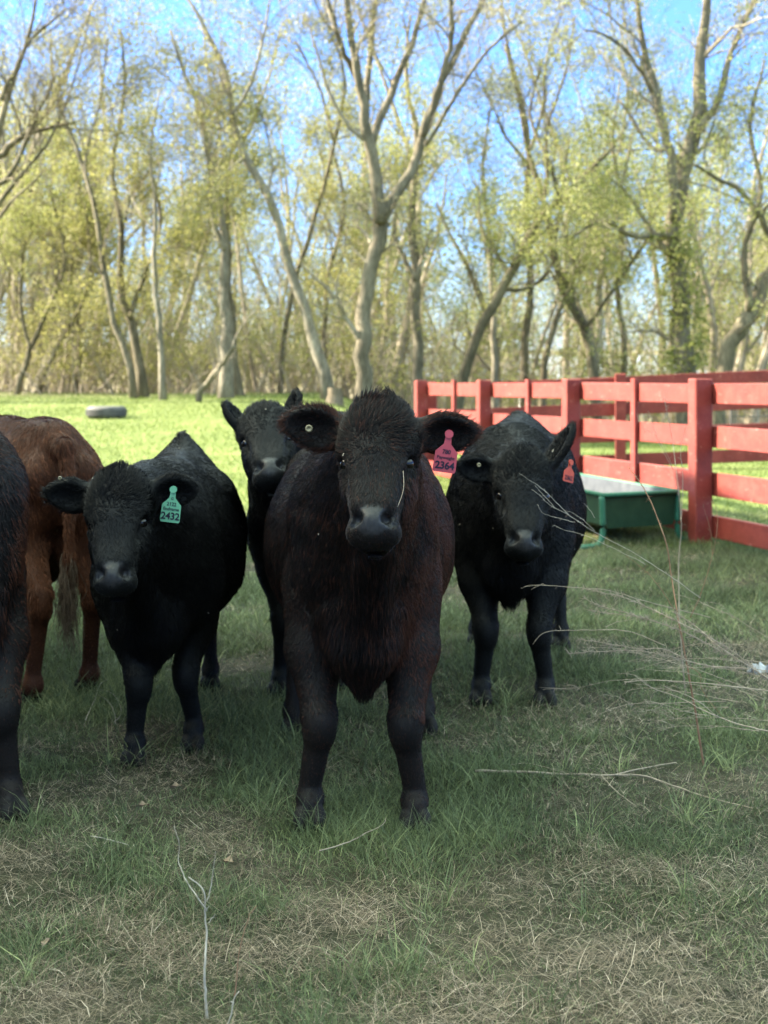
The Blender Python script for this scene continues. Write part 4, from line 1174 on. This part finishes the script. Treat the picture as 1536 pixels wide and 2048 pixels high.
    for kk, wgt in ((1, .25), (2, .65), (3, 1.0)):
        mean = np.stack([np.bincount(inv, pts[:, kk, d]) / cn for d in range(3)], 1)[inv]
        pts[:, kk] += (mean - pts[:, kk]) * (amt * wgt)[:, None]
    ct = np.random.default_rng(5).normal(0, .10, len(cn))[inv]
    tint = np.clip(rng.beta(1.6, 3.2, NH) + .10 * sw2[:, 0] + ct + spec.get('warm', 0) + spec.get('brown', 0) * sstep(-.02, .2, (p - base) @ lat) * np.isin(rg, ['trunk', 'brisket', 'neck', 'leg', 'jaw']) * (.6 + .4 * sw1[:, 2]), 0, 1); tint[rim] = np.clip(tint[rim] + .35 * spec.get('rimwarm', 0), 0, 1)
    rad_ = spec.get('hr', .0011) * np.where(np.isin(rg, ['poll', 'ear']), .8, 1.0)
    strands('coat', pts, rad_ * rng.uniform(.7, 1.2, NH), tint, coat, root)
    # chaff caught in the hair
    nb = 10; k = rng.choice(np.flatnonzero(np.isin(fr, ['trunk', 'neck', 'skull', 'ear', 'face', 'brisket']) & face), nb)
    cb = V[F[k, 0]] + Nn[F[k, 0]] * .012; t1 = unit_rows(np.cross(Nn[F[k, 0]], rng.normal(0, 1, (nb, 3)))); t2 = np.cross(Nn[F[k, 0]], t1)
    a1 = rng.uniform(.002, .007, (nb, 1)); a2 = rng.uniform(.0009, .0018, (nb, 1))
    Vc = np.stack([cb - t1 * a1 - t2 * a2, cb + t1 * a1 - t2 * a2, cb + t1 * a1 + t2 * a2, cb - t1 * a1 + t2 * a2], 1).reshape(-1, 3)
    Vc = np.concatenate([Vc, Vc + np.repeat(Nn[F[k, 0]], 4, 0) * .0012]); bq = np.arange(nb)[:, None] * 4
    ch = new_mesh('chaff', Vc, np.concatenate([bq + np.array([3, 2, 1, 0]), bq + 4 * nb + np.array([0, 1, 2, 3])]), [M_STUMP if spec['coat'] == 'red' else M_WHITESTEM])
    local(ch, root); ch['kind'] = 'stuff'
    # tail switch
    ns = 320; e = tl[-1][0]
    pp = e + rng.normal(0, .012, (ns, 3)) + up * rng.uniform(0, .16, (ns, 1))
    dr = np.stack([rng.normal(0, .10, ns), rng.normal(0, .10, ns), np.full(ns, -1.0)], 1)
    Ls = rng.uniform(.14, .30, ns)[:, None]
    wav = np.stack([np.sin(rng.uniform(0, 6, ns)) * .02, rng.normal(0, .012, ns), np.zeros(ns)], 1)
    strands('tail_switch', np.stack([pp, pp + dr * Ls * .35 + wav, pp + dr * Ls * .7 - wav * .5, pp + dr * Ls + wav * .8], 1), np.full(ns, .0016), rng.uniform(.2, 1, ns), M_SWITCH if spec.get('pale_switch') else coat, root)
    spec['H'] = H; spec['root'] = root
    return root

def unit_rows(a): return a / (np.linalg.norm(a, axis=1, keepdims=True) + 1e-12)

def lettering(name, text, size, loc, rot, m, parent, bold=.0):
    cu = bpy.data.curves.new('lettering', 'FONT'); cu.body = text; cu.size = size; cu.align_x = 'CENTER'; cu.align_y = 'CENTER'
    cu.offset = bold; cu.resolution_u = 3; cu.space_character = .95
    o = bpy.data.objects.new('lettering', cu); COL.objects.link(o)
    dg = bpy.context.evaluated_depsgraph_get(); me = bpy.data.meshes.new_from_object(o.evaluated_get(dg))
    bpy.data.objects.remove(o); bpy.data.curves.remove(cu)
    me.materials.clear(); me.materials.append(m)
    t = bpy.data.objects.new(name, me); COL.objects.link(t); t.parent = parent
    t.location = loc; t.rotation_euler = rot
    return t

def ear_tag(root, stem, wid, ht, roll, yaw, m, label, lines, tilt=0.0):
    """stem: world point of the stem's top; the tag hangs from it and faces the camera"""
    w = wid / 2; sh = ht * .42; sw = wid * .13
    prof = [(-sw, 0), (-sw * 1.25, -ht * .26), (-w, -sh * 1.12), (-w * 1.04, -ht * .94), (-w * .94, -ht), (w * .94, -ht), (w * 1.04, -ht * .94), (w, -sh * 1.12), (sw * 1.25, -ht * .26), (sw, 0)]
    n = len(prof); V = [(x, t, z) for t in (-.001, .001) for (x, z) in prof]
    mb = MB().add(V, [np.array([list(range(n)), list(range(2 * n - 1, n - 1, -1))]), np.array([[k, n + k, n + (k + 1) % n, (k + 1) % n] for k in range(n)])])
    t = np.linspace(0, 2 * math.pi, 12, endpoint=False); R = sw * 1.5
    V = [(R * math.cos(a), y, R * math.sin(a)) for y in (-.006, .001) for a in t]
    mb.add(V, [np.array([list(range(12)), list(range(23, 11, -1))]), np.array([[k, 12 + k, 12 + (k + 1) % 12, (k + 1) % 12] for k in range(12)])])
    o = mb.build('ear_tag', m, root)
    o.location = np.array(stem) - np.array(root.location); o.rotation_euler = (tilt, roll, yaw)
    o['label'] = label
    for (txt, size, z, bold) in lines:
        lettering('lettering', txt, size, (0, -.0022, -z * ht), (math.radians(90), 0, 0), M_INK, o, bold)

def button(root, c, R):
    t = np.linspace(0, 2 * math.pi, 14, endpoint=False)
    rings = [(R, 0), (R, -.003), (R * .8, -.005), (R * .5, -.0045), (R * .42, -.002), (R * .05, -.002)]
    V = np.array([(q * math.cos(a), y, q * math.sin(a)) for (q, y) in rings for a in t]) + np.array(c) 
    F = [[i * 14 + k, i * 14 + (k + 1) % 14, (i + 1) * 14 + (k + 1) % 14, (i + 1) * 14 + k] for i in range(len(rings) - 1) for k in range(14)]
    local(MB().add(V, np.array(F)).build('tag_button', M_BUTTON, smooth=True), root)

def gp(px, py, Y): return at(px, py, Y)
def fp(px, py):
    Y = CAM_H * FPX / (py - HOR); return ((px - 768) / FPX * Y, Y)

# front centre
c1 = dict(S=1.0, coat='brownblack', label='large brown black cow at front centre with a pink ear tag', chest=(-.064, 4.42), ax=(-.03, 1), hw=.320, cw=.198, brisket=.395,
          poll=gp(757, 806, 3.97), muzzle=gp(741, 1076, 3.72), yaw=-.14, roll=-.03, h=.0068, hairs=170000, hr=.0010, fur=1.05, rimwarm=1.2, warm=.10, brown=.8,  # brown: reddish bounced light on the right flank, put into hair colour
          front=[(-.219, 4.37), (.0916, 4.37)], hind=[(-.335, 5.5), (.150, 5.5)],
          eard=[(-1, .12, .22), (1, .15, .03)], earn=[(.1, -1, -.15), (-.1, -1, -.25)], earl=(.185, .18), earw=(.062, .058), scur=(.008, -.012, -.028))
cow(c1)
ear_tag(c1['root'], gp(898, 868, 3.98), .060, .104, .14, 0.05, M_TAGP, 'pink ear tag reading 2364', [('780', .016, .47, .0004), ('Payweight', .0125, .62, .0002), ('2364', .0275, .83, .0008)])
button(c1['root'], gp(618, 857, 4.0), .0105)
# left
c2 = dict(S=.88, coat='black', label='black cow at left with a green ear tag, its back rising to a peak', chest=(-.79, 5.12), ax=(-.07, 1.2), hw=.27, cw=.195, brisket=.385,
          poll=gp(235, 946, 4.62), muzzle=gp(222, 1180, 4.42), yaw=-.05, roll=.0, h=.0090, hairs=80000, hr=.0013, tuft=.6,
          front=[fp(268, 1532), fp(386, 1500)], hind=[(-1.0, 6.15), (-.74, 6.3)], tailhead=.115,
          eard=[(-1, .1, .10), (.85, .3, .10)], earn=[(.05, -1, -.2), (-.2, -1, -.35)], earl=(.165, .16), earw=(.056, .062))
cow(c2)
ear_tag(c2['root'], gp(347, 979, 4.66), .060, .104, .12, 0.0, M_TAGG, 'green ear tag reading 2432', [('G', .012, .28, .0003), ('2122', .016, .45, .0004), ('Endgame', .0145, .60, .0003), ('2432', .031, .82, .0008)])
button(c2['root'], gp(120, 956, 4.62), .006)
# rear
c3 = dict(S=1.0, coat='black', label='black cow standing behind with its head raised between two others', chest=(-.35, 6.2), ax=(.10, 1), hw=.27, cw=.205, brisket=.42,
          poll=gp(527, 812, 5.75), muzzle=gp(541, 950, 5.42), yaw=-.08, roll=.0, h=.0088, hairs=50000, hr=.0013, tuft=.3,
          front=[fp(560, 1390), (-.2, 6.35)], hind=[(-.42, 7.3), (-.02, 7.35)],
          eard=[(-.45, .25, .6), (.22, .3, .8)], earn=[(.5, -.3, .2), (-.6, -.6, 0)], earl=(.15, .15), earw=(.045, .042))
cow(c3)
# right
c4 = dict(S=.98, coat='black', label='black cow at right behind the dry weeds with a red ear tag', chest=(.515, 6.0), ax=(.13, 1.1), hw=.305, cw=.215, brisket=.42,
          poll=gp(1046, 902, 5.6), muzzle=gp(1051, 1108, 5.38), yaw=.02, roll=.02, h=.0090, hairs=80000, hr=.0013, tuft=.45, tailhead=.06, warm=.02, rimwarm=1.0,
          front=[fp(962, 1408), fp(1090, 1414)], hind=[(.45, 7.2), (.86, 7.2)],
          eard=[(-1, .05, .14), (.62, .15, .95)], earn=[(.05, -1, -.2), (-.8, -.45, .4)], earl=(.16, .215), earw=(.055, .05))
cow(c4)
ear_tag(c4['root'], gp(1141, 925, 5.62), .058, .075, .22, .75, M_TAGR, 'red ear tag reading 2362', [('2362', .024, .80, .0007)])
button(c4['root'], gp(958, 930, 5.55), .008)
# red brown, seen from behind
c5 = dict(S=1.0, coat='red', label='red brown cow at the left edge seen from behind', chest=(-1.99, 7.25), ax=(.48, -.88), hw=.27, cw=.20, brisket=.42,
          poll=(-2.35, 7.75, 1.1), muzzle=(-2.55, 7.95, .75), yaw=2.6, h=.010, hairs=80000, hr=.0013, fur=1.25, pale_switch=True, swing=.0,
          front=[(-1.75, 7.35), (-2.05, 7.15)], hind=[fp(175, 1385), fp(62, 1408)],
          eard=[(1, -.2, 0), (-1, .2, 0)], earn=[(0, 1, 0), (0, 1, 0)])
cow(c5)
# cut by the left edge
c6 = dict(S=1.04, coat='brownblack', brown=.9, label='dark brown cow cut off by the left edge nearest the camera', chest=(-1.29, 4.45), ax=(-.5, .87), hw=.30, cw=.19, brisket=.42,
          poll=(-1.62, 4.1, 1.25), muzzle=(-1.85, 3.95, .90), yaw=-.9, h=.011, hairs=50000, hr=.0013, fur=1.1,
          front=[(-1.40, 4.25), fp(22, 1640)], hind=[(-2.0, 5.3), (-1.7, 5.5)],
          eard=[(-.6, -.8, .1), (.5, .8, .1)], earn=[(-.8, -.6, 0), (-.8, -.6, 0)])
cow(c6)
#@@WEEDS
# ------------------------------------------------------------------ twigs, weeds, litter
def stalk(name, label, cat, lines, m, hair=0.0, group=None, hl=.012):
    """lines: list of (list of (px, py, Y), w0 mm, w1 mm)"""
    p0 = at(*lines[0][0][0]); root = empty(name, p0); tag(root, label, cat, group)
    mb = MB()
    for (pts, w0, w1) in lines:
        q = resample([at(*p) for p in pts], max(8, 5 * len(pts)))
        q = q + np.cumsum(rng.normal(0, .0009, q.shape), axis=0)
        mb.tube(q, np.linspace(w0, w1, len(q)) * .92 / 2000, 6)
        if hair:
            M = int(hair * np.linalg.norm(np.diff(q, axis=0), axis=1).sum())
            if M:
                i = rng.integers(0, len(q) - 1, M); u = rng.uniform(0, 1, (M, 1)); b = q[i] * (1 - u) + q[i + 1] * u
                tg = unit_rows(q[i + 1] - q[i]); d = unit_rows(tg * .6 + rng.normal(0, .6, (M, 3))); L = rng.uniform(.5, 1.8, (M, 1)) * hl
                V, F = tubes(np.stack([b, b + d * L * .5 + rng.normal(0, .001, (M, 3)), b + d * L], 1), np.tile(np.array([[.0008, .0007, .0005]]), (M, 1)), 3)
                mb.add(V, F)
    ob = mb.build('stem', m, smooth=True); local(ob, root)
    return root

def build_weeds():
    gY = lambda px, py: CAM_H * FPX / (py - HOR)
    a = gY(1410, 1545)
    stalk('dry_weed', 'tall reddish brown dry weed stem leaning left among the right hand weeds', 'weed', [
        ([(1410, 1545, a), (1393, 1440, a), (1375, 1330, a), (1356, 1240, a), (1340, 1150, a + .1), (1326, 1080, a + .1), (1290, 990, a + .2), (1255, 935, a + .3)], 9, 3),
        ([(1352, 1225, a), (1330, 1190, a), (1300, 1145, a), (1255, 1110, a)], 3, 1.5),
        ([(1375, 1330, a), (1400, 1350, a), (1402, 1380, a), (1450, 1440, a)], 3, 1.2)], M_BROWNSTEM, 35)
    stalk('dry_weed', 'upright thin dry weed stem with seed heads in front of the feeder', 'weed', [
        ([(1372, 1400, a + 1.2), (1362, 1250, a + 1.2), (1358, 1130, a + 1.3), (1363, 1050, a + 1.3), (1355, 960, a + 1.3), (1345, 880, a + 1.4), (1330, 800, a + 1.4)], 7, 2),
        ([(1363, 1050, a + 1.3), (1368, 960, a + 1.3), (1362, 900, a + 1.3), (1375, 850, a + 1.3)], 4, 1.5),
        ([(1358, 990, a + 1.3), (1340, 920, a + 1.3), (1310, 870, a + 1.3), (1285, 860, a + 1.3)], 2.5, 1),
        ([(1355, 950, a + 1.3), (1320, 890, a + 1.3), (1300, 820, a + 1.3)], 2.5, 1)], M_DRYSTEM, 70)
    stalk('dry_weed', 'thin dark dry weed stem bending right in front of the near fence post', 'weed', [
        ([(1380, 1235, a + 1), (1400, 1190, a + 1), (1425, 1110, a + 1), (1436, 1040, a + 1), (1425, 1000, a + 1)], 4, 1.5),
        ([(1425, 1110, a + 1), (1420, 1060, a + 1), (1405, 1010, a + 1)], 2, 1)], M_BROWNSTEM, 30)
    # long arching stems from the right edge
    b = 4.6
    stalk('arching_weed', 'bundle of long furry weed stems arching in from the right edge', 'weed', [
        ([(1660, 1440, b), (1540, 1358, b), (1445, 1300, b), (1390, 1255, b + .1), (1340, 1222, b + .1)], 7, 3),
        ([(1640, 1440, b), (1520, 1345, b), (1440, 1285, b), (1352, 1240, b), (1300, 1215, b + .1), (1240, 1190, b + .1), (1160, 1172, b + .1)], 5, 1.8),
        ([(1450, 1310, b), (1380, 1270, b), (1300, 1240, b), (1220, 1220, b), (1165, 1200, b)], 4, 1.5),
        ([(1490, 1338, b), (1420, 1330, b), (1370, 1318, b), (1310, 1303, b), (1250, 1300, b), (1140, 1308, b)], 4, 1.5),
        ([(1370, 1318, b), (1330, 1300, b), (1285, 1300, b), (1230, 1290, b), (1157, 1275, b)], 3.5, 1.5),
        ([(1300, 1240, b), (1250, 1228, b), (1180, 1219, b)], 2.5, 1)], M_DRYSTEM, 420, hl=.014)
    b2 = 4.9
    stalk('arching_weed', 'curved pale weed stem reaching across the front leg of the right cow', 'weed', [
        ([(1330, 1290, b2), (1260, 1262, b2), (1180, 1258, b2), (1110, 1260, b2), (1085, 1270, b2), (1075, 1285, b2)], 3.5, 2),
        ([(1210, 1255, b2), (1240, 1245, b2), (1280, 1240, b2)], 2, 1)], M_DRYSTEM, 20)
    stalk('arching_weed', 'pale weed stem crossing the chest of the right cow', 'weed', [
        ([(1420, 1235, 5.3), (1290, 1200, 5.2), (1210, 1178, 5.15), (1130, 1172, 5.1), (1088, 1168, 5.1), (1055, 1169, 5.1), (1040, 1175, 5.1)], 4, 2),
        ([(1088, 1168, 5.1), (1072, 1172, 5.1), (1060, 1179, 5.1)], 2, 1)], M_DRYSTEM, 8)
    b3 = 5.0
    stalk('arching_weed', 'branching pale weed stems hanging before the face of the right cow', 'weed', [
        ([(1400, 1196, b3), (1290, 1122, b3), (1186, 1062, b3), (1140, 1032, b3), (1100, 1012, b3), (1080, 995, b3), (1060, 982, b3)], 3.2, 1.5),
        ([(1145, 1036, b3), (1125, 1018, b3), (1095, 985, b3), (1060, 958, b3), (1038, 943, b3)], 2.4, 1.2),
        ([(1110, 1016, b3), (1092, 995, b3), (1072, 968, b3)], 2, 1),
        ([(1150, 1045, b3), (1115, 1037, b3), (1086, 1028, b3), (1075, 1010, b3)], 2.2, 1.1),
        ([(1290, 1128, b3), (1180, 1073, b3), (1130, 1058, b3), (1108, 1048, b3)], 2.4, 1.2),
        ([(1190, 1062, b3), (1165, 1040, b3), (1140, 1026, b3), (1128, 1028, b3)], 2, 1),
        ([(1190, 1035, b3), (1180, 1020, b3), (1170, 1010, b3)], 2, 1)], M_WHITESTEM, 30, hl=.008)
    stalk('arching_weed', 'straight pale weed stem crossing low at the right edge', 'weed', [
        ([(1600, 1390, 4.4), (1520, 1380, 4.4), (1400, 1368, 4.4), (1300, 1362, 4.4), (1245, 1365, 4.4)], 4, 2.5),
        ([(1290, 1362, 4.4), (1270, 1360, 4.4), (1245, 1368, 4.4)], 2, 1)], M_DRYSTEM, 5)
    stalk('arching_weed', 'forked grey weed stem sagging to the grass at the right edge', 'weed', [
        ([(1640, 1480, 4.3), (1540, 1462, 4.3), (1440, 1436, 4.35), (1370, 1400, 4.4), (1310, 1378, 4.4), (1270, 1350, 4.4)], 5, 2),
        ([(1440, 1436, 4.3), (1390, 1400, 4.3), (1330, 1375, 4.3)], 3, 1.5), ([(1480, 1440, 4.3), (1455, 1412, 4.3), (1440, 1425, 4.3)], 2, 1),
        ([(1420, 1430, 4.3), (1380, 1425, 4.3), (1290, 1400, 4.3)], 2, 1)], M_DRYSTEM, 25)
    # fallen branch on the grass
    def g(px, py, dz=.03): 
        Y = (CAM_H - dz) * FPX / (py - HOR); return (px, py, Y)
    stalk('fallen_branch', 'long forked bare branch lying on the grass in front of the right cow', 'branch', [
        ([g(950, 1541), g(1040, 1543), g(1130, 1545), g(1230, 1549), g(1290, 1553), g(1380, 1580), g(1460, 1602), g(1545, 1618)], 10, 3),
        ([g(1230, 1549), g(1290, 1535), g(1355, 1523)], 6, 3), ([g(1200, 1550), g(1230, 1580), g(1275, 1615)], 5, 2.5),
        ([g(1130, 1545), g(1060, 1527), g(1025, 1529)], 3, 2)], M_DRYSTEM, 25, hl=.02)
    # bleached twig standing in the foreground
    b = 3.0
    stalk('white_twig', 'bleached forked twig standing upright in the lower left foreground', 'twig', [
        ([(418, 2070, b), (417, 1990, b), (418, 1920, b), (416, 1860, b + .02), (415, 1800, b + .02), (411, 1775, b + .02), (398, 1762, b + .02), (382, 1752, b + .02)], 8, 2.6),
        ([(415, 1800, b), (421, 1780, b), (424, 1740, b), (427, 1700, b)], 3, 1.2),
        ([(415, 1822, b), (395, 1790, b), (372, 1750, b + .03), (360, 1715, b + .05), (362, 1680, b + .05), (352, 1652, b + .05)], 3, 1.2),
        ([(417, 1845, b), (421, 1836, b), (423, 1830, b)], 2.2, 1)], M_WHITESTEM, 18)
    stalk('dark_twig', 'thin dark stem standing right of the bleached twig', 'twig', [
        ([(468, 1990, 3.05), (472, 1930, 3.05), (480, 1880, 3.05), (497, 1835, 3.05), (512, 1812, 3.05)], 4, 2)], M_BROWNSTEM, 0)
    stalk('white_twig', 'short broken pale stem at the bottom edge right of the bleached twig', 'twig', [
        ([(452, 2070, 2.9), (462, 2030, 2.9), (470, 1995, 2.9), (478, 1985, 2.9)], 4, 2.5), ([(466, 2010, 2.9), (464, 1995, 2.9)], 4, 3)], M_WHITESTEM, 0)
    stalk('curled_twig', 'pale curled twig between the brown cow and the left black cow', 'twig', [
        ([g(172, 1440), g(190, 1405), g(203, 1370), g(222, 1360)], 5, 3), ([g(200, 1378), g(225, 1385), g(240, 1405), g(241, 1425), g(228, 1440)], 4, 2.5),
        ([g(196, 1390), g(215, 1405), g(226, 1425), g(228, 1445)], 3, 2)], M_WHITESTEM, 0)
    stalk('curved_straw', 'pale curved straw lying before the left front hoof of the front cow', 'straw', [
        ([g(640, 1702), g(690, 1688), g(730, 1670), g(765, 1655), g(773, 1640)], 4, 2)], M_DRYSTEM, 0)
    stalk('straw', 'straight pale straw leaning in the grass at lower left', 'straw', [([g(180, 1672), g(215, 1680), g(258, 1693)], 4, 2)], M_WHITESTEM, 0)
    # straw hanging off the front cow's face
    p = c1['H'](.082, .0, .24); e = c1['H'](.08, .0, .36)
    r = empty('straw', p); tag(r, 'thin yellow straw caught on the cheek of the front cow', 'straw')
    q = resample(np.array([p, p * .5 + e * .5 + np.array([.004, -.006, 0]), e + np.array([-.008, -.004, 0])]), 9)
    local(MB().tube(q, [.0009] * 9, 5).build('stem', M_DRYSTEM, smooth=True), r)

def build_tangle():
    lines = []
    for k in range(13):
        x0, y0 = rng.uniform(1440, 1620), rng.uniform(1270, 1480); L = rng.uniform(120, 380); a = rng.uniform(-.05, .55); Y = rng.uniform(4.5, 5.2)
        pts = [(x0, y0, Y)]
        for s in range(1, 6):
            a2 = a - .5 * (s / 5) ** 2 * rng.uniform(.2, 1.0)
            pts.append((pts[-1][0] - L / 5 * math.cos(a2), pts[-1][1] - L / 5 * math.sin(a2) , Y + .02 * s))
        lines.append((pts, rng.uniform(1.8, 3.2), 1.0))
        for q in range(3):
            i = rng.integers(2, 5); p = pts[i]; d = rng.uniform(25, 80); t = a + rng.uniform(-.6, .6)
            lines.append(([p, (p[0] - d * .5 * math.cos(t), p[1] - d * .5 * math.sin(t), p[2]), (p[0] - d * math.cos(t * .6), p[1] - d * math.sin(t * .6), p[2])], 1.6, .8))
    stalk('weed_tangle', 'fine tan tangle of dead weed stalks low at the right edge', 'weeds', lines, M_DRYSTEM, 60, hl=.009)

def build_litter():
    for (px, py, s, lab) in ((455, 1722, .022, 'curled dead leaf right of the bleached twig'), (92, 1884, .018, 'small dead leaf in the lower left corner'),
                             (285, 1610, .02, 'crumpled dead leaf in the grass below the left black cow'), (352, 1572, .02, 'folded tan dead leaf near the hoof of the left black cow')):
        Y = (CAM_H - .05) * FPX / (py - HOR); c = at(px, py, Y)
        r = empty('dead_leaf', c); tag(r, lab, 'leaf', 'dead leaves in the foreground')
        n = 7; uu, vv = np.meshgrid(np.linspace(-1, 1, n), np.linspace(-1, 1, n), indexing='ij')
        wd = np.clip(1.02 - uu ** 2, 0.02, 1) * (.75 + .2 * np.sin(uu * 5 + vv))
        V = np.stack([uu * s, vv * wd * s * .6, s * (.5 * (vv * wd) ** 2 + .15 * np.sin(uu * 3 + vv * 2))], -1).reshape(-1, 3)
        a = rng.uniform(0, 6.28); V = V @ np.array([[math.cos(a), math.sin(a), 0], [-math.sin(a), math.cos(a), 0], [0, 0, 1]])
        V = np.concatenate([V, V - np.array([0, 0, .0012])]); i, j = np.meshgrid(np.arange(n - 1), np.arange(n - 1), indexing='ij'); b = (i * n + j).ravel()
        F = np.stack([b, b + n, b + n + 1, b + 1], -1); F = np.concatenate([F, F[:, ::-1] + n * n])
        new_mesh('blade', V, F, [M_LEAF], r, smooth=True)
    # crumpled paper at the right edge
    Y = fp(1512, 1342)[1]; c = at(1516, 1340, Y)
    r = empty('litter', c); tag(r, 'crumpled white scrap of litter in the grass at the right edge', 'litter')
    n = 9; uu, vv = np.meshgrid(np.linspace(-1, 1, n), np.linspace(-1, 1, n), indexing='ij')
    V = np.stack([uu * .045, vv * .03, .02 * np.sin(uu * 4 + 2 * vv) + .015 * np.cos(vv * 5 - uu)], -1).reshape(-1, 3) + rng.normal(0, .004, (n * n, 3))
    V = np.concatenate([V, V - np.array([0, 0, .002])]); i, j = np.meshgrid(np.arange(n - 1), np.arange(n - 1), indexing='ij'); b = (i * n + j).ravel()
    F = np.stack([b, b + n, b + n + 1, b + 1], -1); F = np.concatenate([F, F[:, ::-1] + n * n])
    new_mesh('sheet', V, F, [M_PAPER], r)
build_weeds()
build_tangle()
build_litter()
